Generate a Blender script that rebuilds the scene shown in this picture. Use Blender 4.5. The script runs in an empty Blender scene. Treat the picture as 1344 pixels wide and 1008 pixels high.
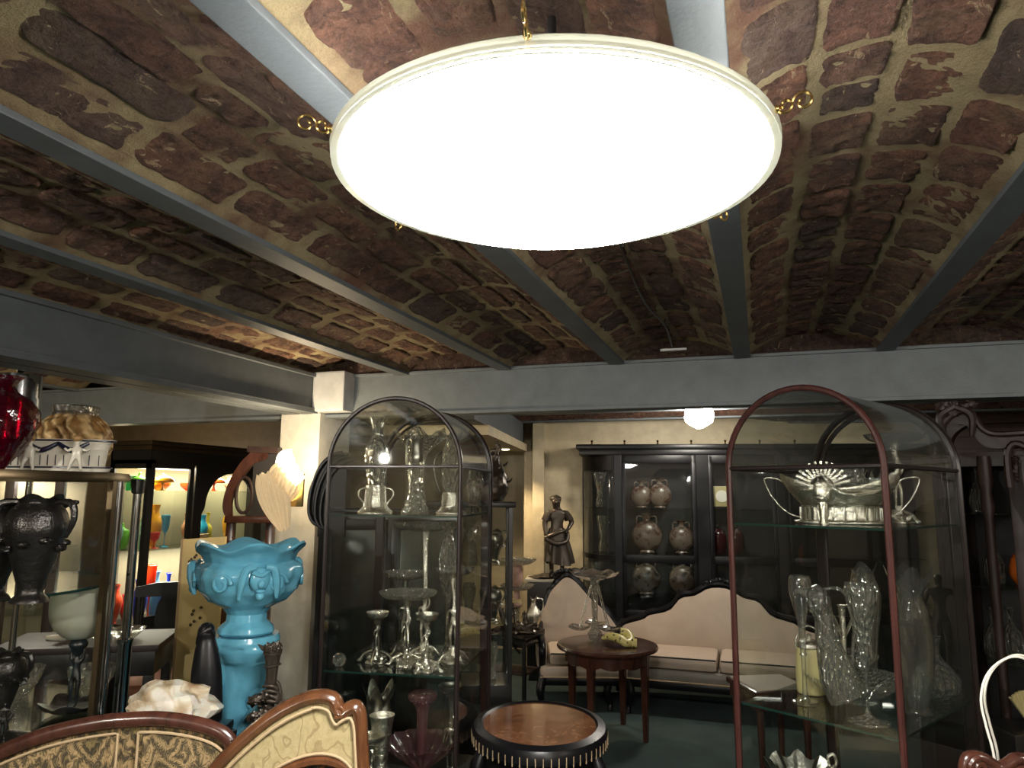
import bpy, bmesh, math, random
from math import sin, cos, pi, radians, atan2, hypot, sqrt
from mathutils import Vector, Matrix, noise
random.seed(7)
SC = bpy.context.scene
COL = SC.collection
V = Vector
# ---------------------------------------------------------------- camera
RW = ((0.94698133, 0.04104983, 0.31865541), (0.321203, -0.14385165, -0.93602101), (0.00741561, 0.9887475, -0.14941015))
CAMP = V((0, 0, 1.8))
FPX = 950.0
cam = bpy.data.cameras.new('camera'); cam.lens = FPX / 1344 * 36; cam.clip_start = .05
co = bpy.data.objects.new('camera', cam); COL.objects.link(co)
m3 = Matrix(RW)
co.matrix_world = Matrix.Translation(CAMP) @ m3.to_4x4()
SC.camera = co
YAW = math.atan2(326, 950)
FW = V((-sin(YAW), cos(YAW), 0)); RT = V((cos(YAW), sin(YAW), 0))
YD = math.degrees(YAW)

def loc(px, z, d):
    """world point seen in picture column px, at height z and forward distance d"""
    a = (px - 672) / FPX
    p0 = FW * d + V((0, 0, z - 1.8))
    Mi = m3.transposed()
    c0 = Mi @ p0; c1 = Mi @ RT
    # (c0.x + s c1.x) = -a (c0.z + s c1.z)
    s = -(c0.x + a * c0.z) / (c1.x + a * c1.z)
    return CAMP + p0 + RT * s

def locg(px, d, zr):
    """the floor point below loc(px, zr, d)"""
    p = loc(px, zr, d); return V((p.x, p.y, 0))

def zat(py, d, px=672):
    """height seen in picture row py at forward distance d"""
    r = m3 @ V(((px - 672) / FPX, -(py - 504) / FPX, -1))
    return 1.8 + r.z * d / r.dot(FW)

# ---------------------------------------------------------------- world, exposure, lamps
w = bpy.data.worlds.new('world'); SC.world = w; w.use_nodes = True
w.node_tree.nodes['Background'].inputs[0].default_value = (.8, .85, 1, 1)
w.node_tree.nodes['Background'].inputs[1].default_value = .02
vs = SC.view_settings
vs.view_transform = 'Standard'; vs.look = 'None'; vs.gamma = 1; vs.use_curve_mapping = False
vs.exposure = 0.78
cy = SC.cycles
cy.max_bounces = 10; cy.diffuse_bounces = 3; cy.glossy_bounces = 4; cy.transmission_bounces = 8
cy.transparent_max_bounces = 40; cy.caustics_reflective = False; cy.caustics_refractive = False
cy.sample_clamp_indirect = 4; cy.blur_glossy = .5; cy.use_denoising = True

def light(kind, name, p, power, color=(1, 1, 1), size=.05, rot=None, size_y=None, spot=None):
    l = bpy.data.lights.new(name, kind); l.energy = power; l.color = color
    if kind == 'AREA':
        l.size = size
        if size_y: l.shape = 'RECTANGLE'; l.size_y = size_y
    else: l.shadow_soft_size = size
    if spot: l.spot_size = radians(spot); l.spot_blend = .5
    o = bpy.data.objects.new(name, l); COL.objects.link(o); o.location = p
    if rot: o.rotation_euler = rot
    return o
LAMP = V((-.318, 1.14, 2.35)); LAMP_R = .372
WARM = (1, .78, .5); NEUT = (1, .93, .82)
light('POINT', 'ceiling_lamp_bulbs', LAMP + V((0, 0, .040)), 14, (1, .93, .82), .02)
light('POINT', 'sconce_bulb', loc(384, zat(622, 4.35), 4.30), 30, WARM, .05)
light('SPOT', 'recess_spot', loc(663, 2.235, 7.4), 75, WARM, .04, (0, 0, 0), spot=120)
# fill lights added behind and beside the viewer; lamps in the left bay
for nm, p, e, c in (('rear_fill', V((1.6, -1.2, 2.15)), 85, NEUT), ('rear_fill', V((-2.4, -1.3, 2.15)), 100, NEUT),
                    ('bay_lamp', V((-4.6, 2.6, 2.35)), 16, WARM), ('bay_lamp', V((-5.7, 5.3, 2.25)), 14, WARM),
                    ('side_fill', V((2.2, 1.6, 2.2)), 22, NEUT), ('side_fill', V((-.6, -2.2, 2.1)), 40, NEUT)):
    light('POINT', nm, p, e, c, .045)

# ---------------------------------------------------------------- materials
def srgb(*c):
    return tuple(((x / 255) / 12.92 if x <= 10 else ((x / 255 + .055) / 1.055) ** 2.4) for x in c) + (1,)
class N:
    """tiny node helper"""
    def __init__(s, name):
        s.m = bpy.data.materials.new(name); s.m.use_nodes = True; s.t = s.m.node_tree; s.t.nodes.clear()
        s.out = s.n('ShaderNodeOutputMaterial')
    def n(s, typ, **k):
        x = s.t.nodes.new(typ)
        for a, b in k.items():
            if a.startswith('i_'): s.set(x, a[2:].replace('_', ' '), b)
            else: setattr(x, a, b)
        return x
    def set(s, x, key, v):
        i = x.inputs[int(key)] if key.isdigit() else x.inputs[key]
        if isinstance(v, bpy.types.NodeSocket): s.t.links.new(v, i)
        else: i.default_value = v
    def noise(s, scale, detail=4, rough=.6, vec=None, dist=0):
        x = s.n('ShaderNodeTexNoise'); x.inputs['Scale'].default_value = scale; x.inputs['Detail'].default_value = detail
        x.inputs['Roughness'].default_value = rough; x.inputs['Distortion'].default_value = dist
        if vec: s.t.links.new(vec, x.inputs['Vector'])
        return x.outputs[0]
    def ramp(s, fac, *stops):
        r = s.n('ShaderNodeValToRGB'); s.t.links.new(fac, r.inputs[0]); e = r.color_ramp.elements
        while len(e) < len(stops): e.new(.5)
        for k, (p, c) in enumerate(stops): e[k].position = p; e[k].color = c if len(c) == 4 else tuple(c) + (1,)
        return r.outputs[0]
    def mix(s, f, a, b, mode='MIX'):
        x = s.n('ShaderNodeMix', data_type='RGBA', blend_type=mode)
        s.set(x, '0', f); s.set(x, '6', a); s.set(x, '7', b)
        return x.outputs[2]
    def math(s, op, a, b=0.0, c=0.0):
        x = s.n('ShaderNodeMath', operation=op); s.set(x, '0', a); s.set(x, '1', b); s.set(x, '2', c)
        return x.outputs[0]
    def bump(s, h, strength=.5, dist=.01, normal=None):
        b = s.n('ShaderNodeBump'); b.inputs['Strength'].default_value = strength; b.inputs['Distance'].default_value = dist
        s.t.links.new(h, b.inputs['Height'])
        if normal: s.t.links.new(normal, b.inputs['Normal'])
        return b.outputs[0]
    def coord(s, k='Object'): return s.n('ShaderNodeTexCoord').outputs[k]
    def pos(s): return s.n('ShaderNodeNewGeometry').outputs['Position']
    def mapping(s, vec, scale=(1, 1, 1), rot=(0, 0, 0)):
        x = s.n('ShaderNodeMapping'); x.inputs['Scale'].default_value = scale; x.inputs['Rotation'].default_value = rot
        s.t.links.new(vec, x.inputs[0]); return x.outputs[0]
    def principled(s, color, rough=.5, metal=0, normal=None, **k):
        p = s.n('ShaderNodeBsdfPrincipled'); s.set(p, 'Base Color', color); s.set(p, 'Roughness', rough); s.set(p, 'Metallic', metal)
        if normal: s.set(p, 'Normal', normal)
        for a, b in k.items(): s.set(p, a.replace('_', ' '), b)
        s.t.links.new(p.outputs[0], s.out.inputs[0]); return p

def plain(name, color, rough=.5, metal=0, bump=0, bscale=60, vary=.0, bdist=.004, **k):
    x = N(name); c = color if len(color) == 4 else tuple(color) + (1,)
    nrm = None
    if bump: nrm = x.bump(x.noise(bscale, 5, .6, x.coord()), bump, bdist)
    if vary:
        d = tuple(v * (1 - vary) for v in c[:3]) + (1,); l = tuple(min(1, v * (1 + vary)) for v in c[:3]) + (1,)
        c = x.ramp(x.noise(bscale * .12, 5, .65, x.coord()), (.3, d), (.7, l))
    x.principled(c, rough, metal, nrm, **k); return x.m
def wood(name, dark, lite, rough=.3, scale=6, coat=.3, stretch=(1, 1, 9)):
    x = N(name); v = x.mapping(x.coord(), stretch[::-1] if False else (stretch[0] * 4, stretch[1] * 4, 1.0 / 1))
    n1 = x.noise(scale, 6, .6, v, .6)
    c = x.ramp(n1, (.3, dark), (.7, lite))
    p = x.principled(c, rough, 0, x.bump(n1, .12, .002)); p.inputs['Coat Weight'].default_value = coat; p.inputs['Coat Roughness'].default_value = .12
    return x.m
def glass_film(name, tint=(.93, .96, .94), base=.05, power=4.0, gain=.85, bump=0, bscale=60, body=0.0, bodycol=(.8, .8, .75), rough=.02, solid=0, facets=0):
    """clear glass: what lies behind shows through, with reflections that grow towards grazing angles"""
    x = N(name)
    nrm = x.bump(x.noise(bscale, 3, .6, x.coord()), bump, .01) if bump else None
    if facets:
        vf = x.n('ShaderNodeTexVoronoi', feature='F1'); vf.inputs['Scale'].default_value = facets; x.t.links.new(x.mapping(x.coord(), (1, 1, .45)), vf.inputs[0]); nrm = x.bump(vf.outputs['Distance'], 1.0, .02, nrm)
    lw = x.n('ShaderNodeLayerWeight'); lw.inputs['Blend'].default_value = .5
    if nrm: x.t.links.new(nrm, lw.inputs['Normal'])
    f = x.math('MULTIPLY_ADD', x.math('POWER', lw.outputs['Facing'], power), gain, base)
    tr = x.n('ShaderNodeBsdfTransparent'); tr.inputs[0].default_value = tuple(tint) + (1,)
    gl = x.n('ShaderNodeBsdfGlossy'); gl.inputs['Roughness'].default_value = rough
    if nrm: x.t.links.new(nrm, gl.inputs['Normal'])
    a = tr.outputs[0]
    if body:
        df = x.n('ShaderNodeBsdfTranslucent'); df.inputs[0].default_value = tuple(bodycol) + (1,)
        dd = x.n('ShaderNodeBsdfDiffuse'); dd.inputs[0].default_value = tuple(bodycol) + (1,)
        m0 = x.n('ShaderNodeMixShader'); m0.inputs[0].default_value = .5
        x.t.links.new(df.outputs[0], m0.inputs[1]); x.t.links.new(dd.outputs[0], m0.inputs[2])
        m1 = x.n('ShaderNodeMixShader'); m1.inputs[0].default_value = body
        x.t.links.new(tr.outputs[0], m1.inputs[1]); x.t.links.new(m0.outputs[0], m1.inputs[2]); a = m1.outputs[0]
    mx = x.n('ShaderNodeMixShader'); x.t.links.new(x.math('MINIMUM', f, 1.0), mx.inputs[0])
    x.t.links.new(a, mx.inputs[1]); x.t.links.new(gl.outputs[0], mx.inputs[2]); res = mx.outputs[0]
    if solid:
        gs = x.n('ShaderNodeBsdfGlass'); gs.inputs['IOR'].default_value = 1.5; gs.inputs['Roughness'].default_value = .02; gs.inputs[0].default_value = tuple(tint) + (1,)
        if nrm: x.t.links.new(nrm, gs.inputs['Normal'])
        m2 = x.n('ShaderNodeMixShader'); m2.inputs[0].default_value = solid; x.t.links.new(res, m2.inputs[1]); x.t.links.new(gs.outputs[0], m2.inputs[2]); res = m2.outputs[0]
    x.t.links.new(res, x.out.inputs[0])
    return x.m
def emit(name, color, strength):
    x = N(name); e = x.n('ShaderNodeEmission'); e.inputs[0].default_value = tuple(color) + (1,); e.inputs[1].default_value = strength
    x.t.links.new(e.outputs[0], x.out.inputs[0]); return x.m

def mat_brick():
    x = N('old_brick'); P = x.pos()
    oi = x.n('ShaderNodeObjectInfo'); ge = x.n('ShaderNodeNewGeometry')
    r = x.math('FRACT', x.math('ADD', oi.outputs['Random'], x.math('MULTIPLY', ge.outputs['Random Per Island'], 1.7)))
    base = x.ramp(r, (0, srgb(132, 96, 76)), (.3, srgb(144, 100, 80)), (.55, srgb(160, 114, 88)), (.8, srgb(122, 96, 82)), (1, srgb(94, 80, 74)))
    n1 = x.noise(14, 8, .7, P, .5); n2 = x.noise(60, 6, .7, P)
    c = x.mix(x.ramp(n1, (.4, (0, 0, 0)), (.66, (1, 1, 1))), base, srgb(78, 50, 42))
    c = x.mix(x.math('MULTIPLY', x.ramp(x.noise(5, 4, .6, P), (.5, (0, 0, 0)), (.72, (1, 1, 1))), .55), c, srgb(134, 116, 88))
    fl = x.ramp(x.noise(22, 7, .72, x.mapping(P, (1, .45, 1)), 1.2), (.61, (0, 0, 0)), (.64, (1, 1, 1)))
    c = x.mix(x.math('MULTIPLY', fl, .8), c, srgb(198, 172, 136))
    n3 = x.noise(190, 5, .8, P); pit = x.ramp(x.noise(38, 8, .8, P, .4), (.34, (.34, .30, .30)), (.5, (1, 1, 1)), (.72, (1.0, 1.0, 1.0)))
    c = x.mix(1, c, pit, 'MULTIPLY'); c = x.mix(.6, c, x.ramp(n3, (.3, (.45, .42, .4)), (.7, (1.0, 1.0, 1.0))), 'MULTIPLY')
    h = x.math('ADD', x.math('MULTIPLY', n1, 1.0), x.math('MULTIPLY', n2, .7)); h = x.math('ADD', h, x.math('MULTIPLY', n3, .3))
    cr = x.ramp(x.noise(9, 9, .78, x.mapping(P, (1.2, .6, 1.2)), 1.8), (.36, (0, 0, 0)), (.46, (1, 1, 1)))
    h = x.math('ADD', h, x.math('MULTIPLY', cr, .45))
    x.principled(c, .9, 0, x.bump(h, 1.0, .045)); return x.m
def mat_mortar():
    x = N('lime_mortar'); P = x.pos()
    n1 = x.noise(7, 6, .65, P); n2 = x.noise(120, 5, .75, P)
    c = x.ramp(n1, (.3, srgb(130, 116, 86)), (.52, srgb(164, 148, 112)), (.75, srgb(180, 166, 130)))
    c = x.mix(x.ramp(x.noise(3.2, 4, .6, P), (.48, (0, 0, 0)), (.66, (1, 1, 1))), c, srgb(112, 78, 60))
    n3 = x.noise(260, 4, .8, P); c = x.mix(.55, c, x.ramp(n3, (.32, (.5, .48, .44)), (.66, (1.0, 1.0, 1.0))), 'MULTIPLY')
    h = x.math('ADD', x.math('MULTIPLY', n1, .8), x.math('MULTIPLY', n2, .6)); h = x.math('ADD', h, x.math('MULTIPLY', n3, .25))
    x.principled(c, .95, 0, x.bump(h, 1.0, .022)); return x.m
def mat_paint(name, c, spec=.5):
    x = N(name); P = x.pos()
    n = x.noise(9, 5, .6, P); n2 = x.noise(90, 3, .6, P)
    d = tuple(v * .8 for v in c[:3]) + (1,)
    x.principled(x.ramp(n, (.35, d), (.65, c)), .55, 0, x.bump(n2, .25, .004)); return x.m
def mat_paisley():
    x = N('paisley_fabric'); P = x.coord('Object')
    v = x.mapping(P, (8.5, 8.5, 5.2))
    warp = x.n('ShaderNodeVectorMath', operation='ADD')
    nz = x.n('ShaderNodeTexNoise'); nz.inputs['Scale'].default_value = 2.2; x.t.links.new(v, nz.inputs['Vector'])
    sc = x.n('ShaderNodeVectorMath', operation='SCALE'); sc.inputs['Scale'].default_value = .55; x.t.links.new(nz.outputs['Color'], sc.inputs[0])
    x.t.links.new(v, warp.inputs[0]); x.t.links.new(sc.outputs[0], warp.inputs[1])
    vo = x.n('ShaderNodeTexVoronoi'); vo.inputs['Scale'].default_value = 1.0; vo.inputs['Randomness'].default_value = .35
    x.t.links.new(warp.outputs[0], vo.inputs['Vector'])
    rings = x.math('SINE', x.math('MULTIPLY', vo.outputs['Distance'], 34.0))
    vo2 = x.n('ShaderNodeTexVoronoi'); vo2.inputs['Scale'].default_value = 7; x.t.links.new(warp.outputs[0], vo2.inputs['Vector'])
    fine = x.math('SINE', x.math('MULTIPLY', vo2.outputs['Distance'], 22.0))
    k = x.math('ADD', x.math('MULTIPLY', rings, .6), x.math('MULTIPLY', fine, .5))
    c = x.ramp(x.math('MULTIPLY_ADD', k, .5, .5), (.2, srgb(58, 50, 36)), (.45, srgb(92, 80, 56)), (.7, srgb(132, 114, 84)), (.95, srgb(150, 128, 98)))
    big = x.ramp(vo.outputs['Distance'], (.28, srgb(190, 190, 160)), (.46, srgb(255, 250, 235)))
    c = x.mix(1, c, big, 'MULTIPLY')
    x.principled(c, .85, 0, x.bump(x.noise(400, 2, .5, P), .3, .002)); return x.m
def mat_cream_floral():
    x = N('cream_floral_fabric'); P = x.coord('Object')
    v = x.mapping(P, (7.5, 7.5, 5.0))
    nz = x.n('ShaderNodeTexNoise'); nz.inputs['Scale'].default_value = 1.6; x.t.links.new(v, nz.inputs['Vector'])
    sc = x.n('ShaderNodeVectorMath', operation='SCALE'); sc.inputs['Scale'].default_value = 1.3; x.t.links.new(nz.outputs['Color'], sc.inputs[0])
    ad = x.n('ShaderNodeVectorMath', operation='ADD'); x.t.links.new(v, ad.inputs[0]); x.t.links.new(sc.outputs[0], ad.inputs[1])
    vo = x.n('ShaderNodeTexVoronoi'); vo.inputs['Scale'].default_value = 1.0; vo.inputs['Randomness'].default_value = .6; x.t.links.new(ad.outputs[0], vo.inputs['Vector'])
    r = x.math('SINE', x.math('MULTIPLY', vo.outputs['Distance'], 26.0))
    line = x.ramp(r, (.72, (0, 0, 0)), (.9, (1, 1, 1)))
    r2 = x.math('SINE', x.math('MULTIPLY', vo.outputs['Distance'], 9.0))
    blot = x.ramp(x.math('MULTIPLY', r2, x.noise(4, 3, .6, v)), (.42, (0, 0, 0)), (.52, (1, 1, 1)))
    c = x.ramp(x.noise(60, 4, .6, P), (.3, srgb(140, 126, 88)), (.7, srgb(160, 146, 108)))
    c = x.mix(x.math('MULTIPLY', line, .5), c, srgb(104, 86, 52))
    c = x.mix(x.math('MULTIPLY', blot, .55), c, srgb(88, 76, 70))
    x.principled(c, .8, 0, x.bump(x.noise(300, 2, .5, P), .3, .002)); return x.m
def mat_burl():
    x = N('burr_walnut'); P = x.coord('Object')
    n = x.noise(9, 9, .72, P, 2.0)
    c = x.ramp(n, (.3, srgb(84, 48, 30)), (.5, srgb(128, 82, 54)), (.62, srgb(150, 104, 74)), (.8, srgb(104, 62, 40)))
    p = x.principled(c, .12); p.inputs['Coat Weight'].default_value = .6; p.inputs['Coat Roughness'].default_value = .05; return x.m
def mat_carpet():
    x = N('dark_green_carpet'); P = x.pos()
    c = x.ramp(x.noise(4, 5, .6, P), (.3, srgb(40, 54, 54)), (.7, srgb(56, 72, 70)))
    x.principled(c, .95, 0, x.bump(x.noise(260, 3, .6, P), .5, .004)); return x.m
def mat_painted_flask(name, blotch):
    x = N(name); P = x.coord('Object')
    f = x.ramp(x.noise(11, 6, .62, P, .8), (.5, (0, 0, 0)), (.56, (1, 1, 1)))
    c = x.mix(f, srgb(104, 92, 82), blotch); x.principled(c, .3); return x.m
def mat_marble():
    x = N('honey_onyx'); P = x.coord('Object')
    n = x.noise(7, 4, .5, P, 1.5)
    c = x.ramp(n, (.32, srgb(150, 124, 94)), (.44, srgb(196, 182, 156)), (.52, srgb(214, 210, 198)), (.8, srgb(196, 184, 162)))
    x.principled(c, .35, Subsurface_Weight=.15); return x.m
def mat_relief(name, c1, c2, scale=20, strength=.9, dist=.02, **k):
    """moulded glass or metal with curling relief"""
    x = N(name); P = x.coord('Object')
    wv = x.n('ShaderNodeTexWave'); wv.inputs['Scale'].default_value = scale * .5; wv.inputs['Distortion'].default_value = 9; wv.inputs['Detail'].default_value = 2.5
    wv.inputs['Detail Scale'].default_value = 1.2; x.t.links.new(x.mapping(P, (1, 1, 1), (.6, .5, .3)), wv.inputs[0])
    h = wv.outputs['Fac']
    c = x.ramp(h, (.1, c1), (.7, c2)); r = k.pop('rough', .3); me = k.pop('metal', 0)
    x.principled(c, r, me, x.bump(h, strength, dist), **k); return x.m

M = dict(
    brick=mat_brick(), mortar=mat_mortar(), beam=mat_paint('blue_grey_beam_paint', srgb(104, 112, 116)), joist=mat_paint('darkened_beam_paint', srgb(80, 86, 90)),  # joist: darker copy of the beam paint, weaker light put into its colour
    cream_wall=mat_paint('cream_wall_paint', srgb(202, 188, 156)), white_wall=mat_paint('off_white_plaster', srgb(196, 194, 184)),
    dark_wall=mat_paint('brown_wall_paint', srgb(110, 98, 78)), carpet=mat_carpet(), patch=mat_paint('white_plaster_patch', srgb(190, 192, 192)),
    pane=glass_film('window_pane', (.965, .98, .97), .035, 3.6, .55), shelf=glass_film('glass_shelf', (.90, .95, .925), .05, 3.0, .6),
    pressed=glass_film('pressed_glass', (.88, .89, .86), .18, 1.3, .85, .8, 60, .22, (.95, .93, .86), .1, .25, 60),
    bent=glass_film('bent_glass', (.93, .94, .92), .08, 2.6, .6, .1, 5, .14, (.42, .42, .37), .06),  # milky body colour stands in for reflections on the curved roof pane
    shelf_edge=plain('glass_edge', srgb(22, 46, 40), .15), crystal=glass_film('cut_crystal', (.92, .935, .91), .15, 1.3, .9, .5, 60, .12, (.95, .93, .84), .08, .35, 70),
    smooth=glass_film('clear_glass', (.95, .96, .945), .08, 1.4, .95, .35, 16, .05, (.9, .9, .85), .05, .3),
    pink=glass_film('pink_glass', (.74, .52, .53), .10, 2.0, .8, .3, 20, .16, (.55, .26, .28), .05),
    ruby=glass_film('ruby_glass', (.30, .015, .05), .06, 2.0, .4, .8, 16, .35, (.13, .004, .02), .08),
    frosted=plain('frosted_glass', srgb(168, 168, 148), .5, Transmission_Weight=.3),
    silver=plain('silver_plate', srgb(216, 212, 198), .26, 1, .9, 45, 0, .010), tarnish=plain('tarnished_silver', srgb(150, 148, 138), .32, 1, .7, 40, .4),
    chrome=plain('chrome', srgb(190, 192, 195), .12, 1), brass=plain('brass', srgb(200, 170, 110), .25, 1), pewter=plain('dark_pewter', srgb(64, 62, 60), .3, .85, .8, 32, .3, .008),
    bronze=plain('dark_bronze', srgb(74, 66, 58), .36, .55, .5, 40, .3), bronze_frame=plain('bronze_frame', srgb(92, 78, 58), .35, .9),
    black=plain('black_lacquer', srgb(16, 16, 19), .34, 0, .1, 30, Specular_IOR_Level=.3), ebony=wood('ebonised_wood', srgb(14, 13, 15), srgb(26, 24, 24), .34, 6, .12),
    mahogany=wood('mahogany', srgb(46, 25, 20), srgb(76, 44, 33), .25), dark_mahogany=wood('dark_mahogany', srgb(30, 18, 15), srgb(48, 30, 24), .5, 6, 0),
    walnut=wood('golden_walnut', srgb(66, 40, 24), srgb(98, 62, 38), .24), redframe=wood('red_mahogany', srgb(50, 26, 24), srgb(78, 42, 38), .3),
    darkframe=plain('dark_wood_frame', srgb(34, 26, 25), .28), burl=mat_burl(), leather=plain('pale_grey_leather', srgb(186, 168, 150), .5, 0, .15, 70, .06),
    grey_leather=plain('grey_upholstery', srgb(122, 116, 106), .5, 0, .15, 60, .06), paisley=mat_paisley(), cream_floral=mat_cream_floral(),
    cord=plain('beige_braid', srgb(166, 144, 112), .8, 0, .6, 200), blue=plain('turquoise_majolica', srgb(92, 158, 182), .13, 0, .5, 22, .16, .006, Coat_Weight=.5),
    porcelain=plain('white_porcelain', srgb(206, 200, 184), .22), navy=plain('navy_enamel', srgb(24, 30, 52), .3), gold_hair=plain('tan_enamel', srgb(150, 118, 76), .4),
    amber=mat_relief('amber_moulded_glass', srgb(150, 112, 66), srgb(214, 180, 126), 16, 1.0, .02, rough=.28), opaline=plain('ribbed_opaline_glass', srgb(224, 200, 160), .25, Transmission_Weight=.3, Emission_Color=(1, .8, .5, 1), Emission_Strength=.14),
    ivory=plain('ivory_panel', srgb(206, 184, 128), .6, 0, .1, 20, .06), onyx=mat_marble(), seat=plain('rose_brown_velvet', srgb(136, 92, 72), .8, 0, .5, 90, .25),
    beige=plain('beige_biscuit_ware', srgb(176, 164, 116), .4), flask1=mat_painted_flask('painted_flask_brown', srgb(74, 50, 42)), flask2=mat_painted_flask('painted_flask_black', srgb(34, 31, 29)),
    yellow=None, bowl=emit('glowing_bowl_glass', (1, .965, .9), 50.0), globe=emit('glowing_globe', (1, .93, .82), 75.0), shell=emit('glowing_sconce_glass', (1, .86, .6), 5.0),
    rimglass=plain('satin_glass_rim', srgb(226, 228, 214), .3, Transmission_Weight=.4), marble=plain('white_marble_top', srgb(190, 184, 168), .3, 0, .1, 8, .06),
    white=plain('white_enamel', srgb(226, 222, 210), .25), orange=plain('orange_ceramic', srgb(190, 92, 30), .3), mirror=plain('old_mirror', srgb(120, 120, 112), .06, 1),
    interior=plain('dark_interior', srgb(26, 24, 26), .7), lit_back=plain('pale_cabinet_lining', srgb(118, 108, 84), .7), rose=plain('rose_porcelain', srgb(186, 150, 134), .4, 0, .9, 50, .3),
)
def mat_yellow():
    x = N('spotted_yellow_ceramic'); vo = x.n('ShaderNodeTexVoronoi'); vo.inputs['Scale'].default_value = 34; x.t.links.new(x.coord(), vo.inputs[0])
    x.principled(x.ramp(vo.outputs['Distance'], (.2, srgb(40, 36, 28)), (.32, srgb(196, 184, 116))), .35); return x.m
M['yellow'] = mat_yellow()
for nm, c in dict(lime=(120, 200, 70), jade=(60, 160, 90), amberglass=(240, 160, 30), orangeglass=(235, 80, 30), redglass=(220, 30, 40), tealglass=(40, 160, 200), cobalt=(40, 70, 210), paleglass=(214, 190, 150), peach=(226, 150, 110), lemon=(240, 210, 60), mintglass=(150, 200, 150), skyglass=(130, 190, 220)).items():
    M[nm] = plain('coloured_glass_' + nm, srgb(*c), .2, 0, 0, 20, .25, Transmission_Weight=.25)
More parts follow.
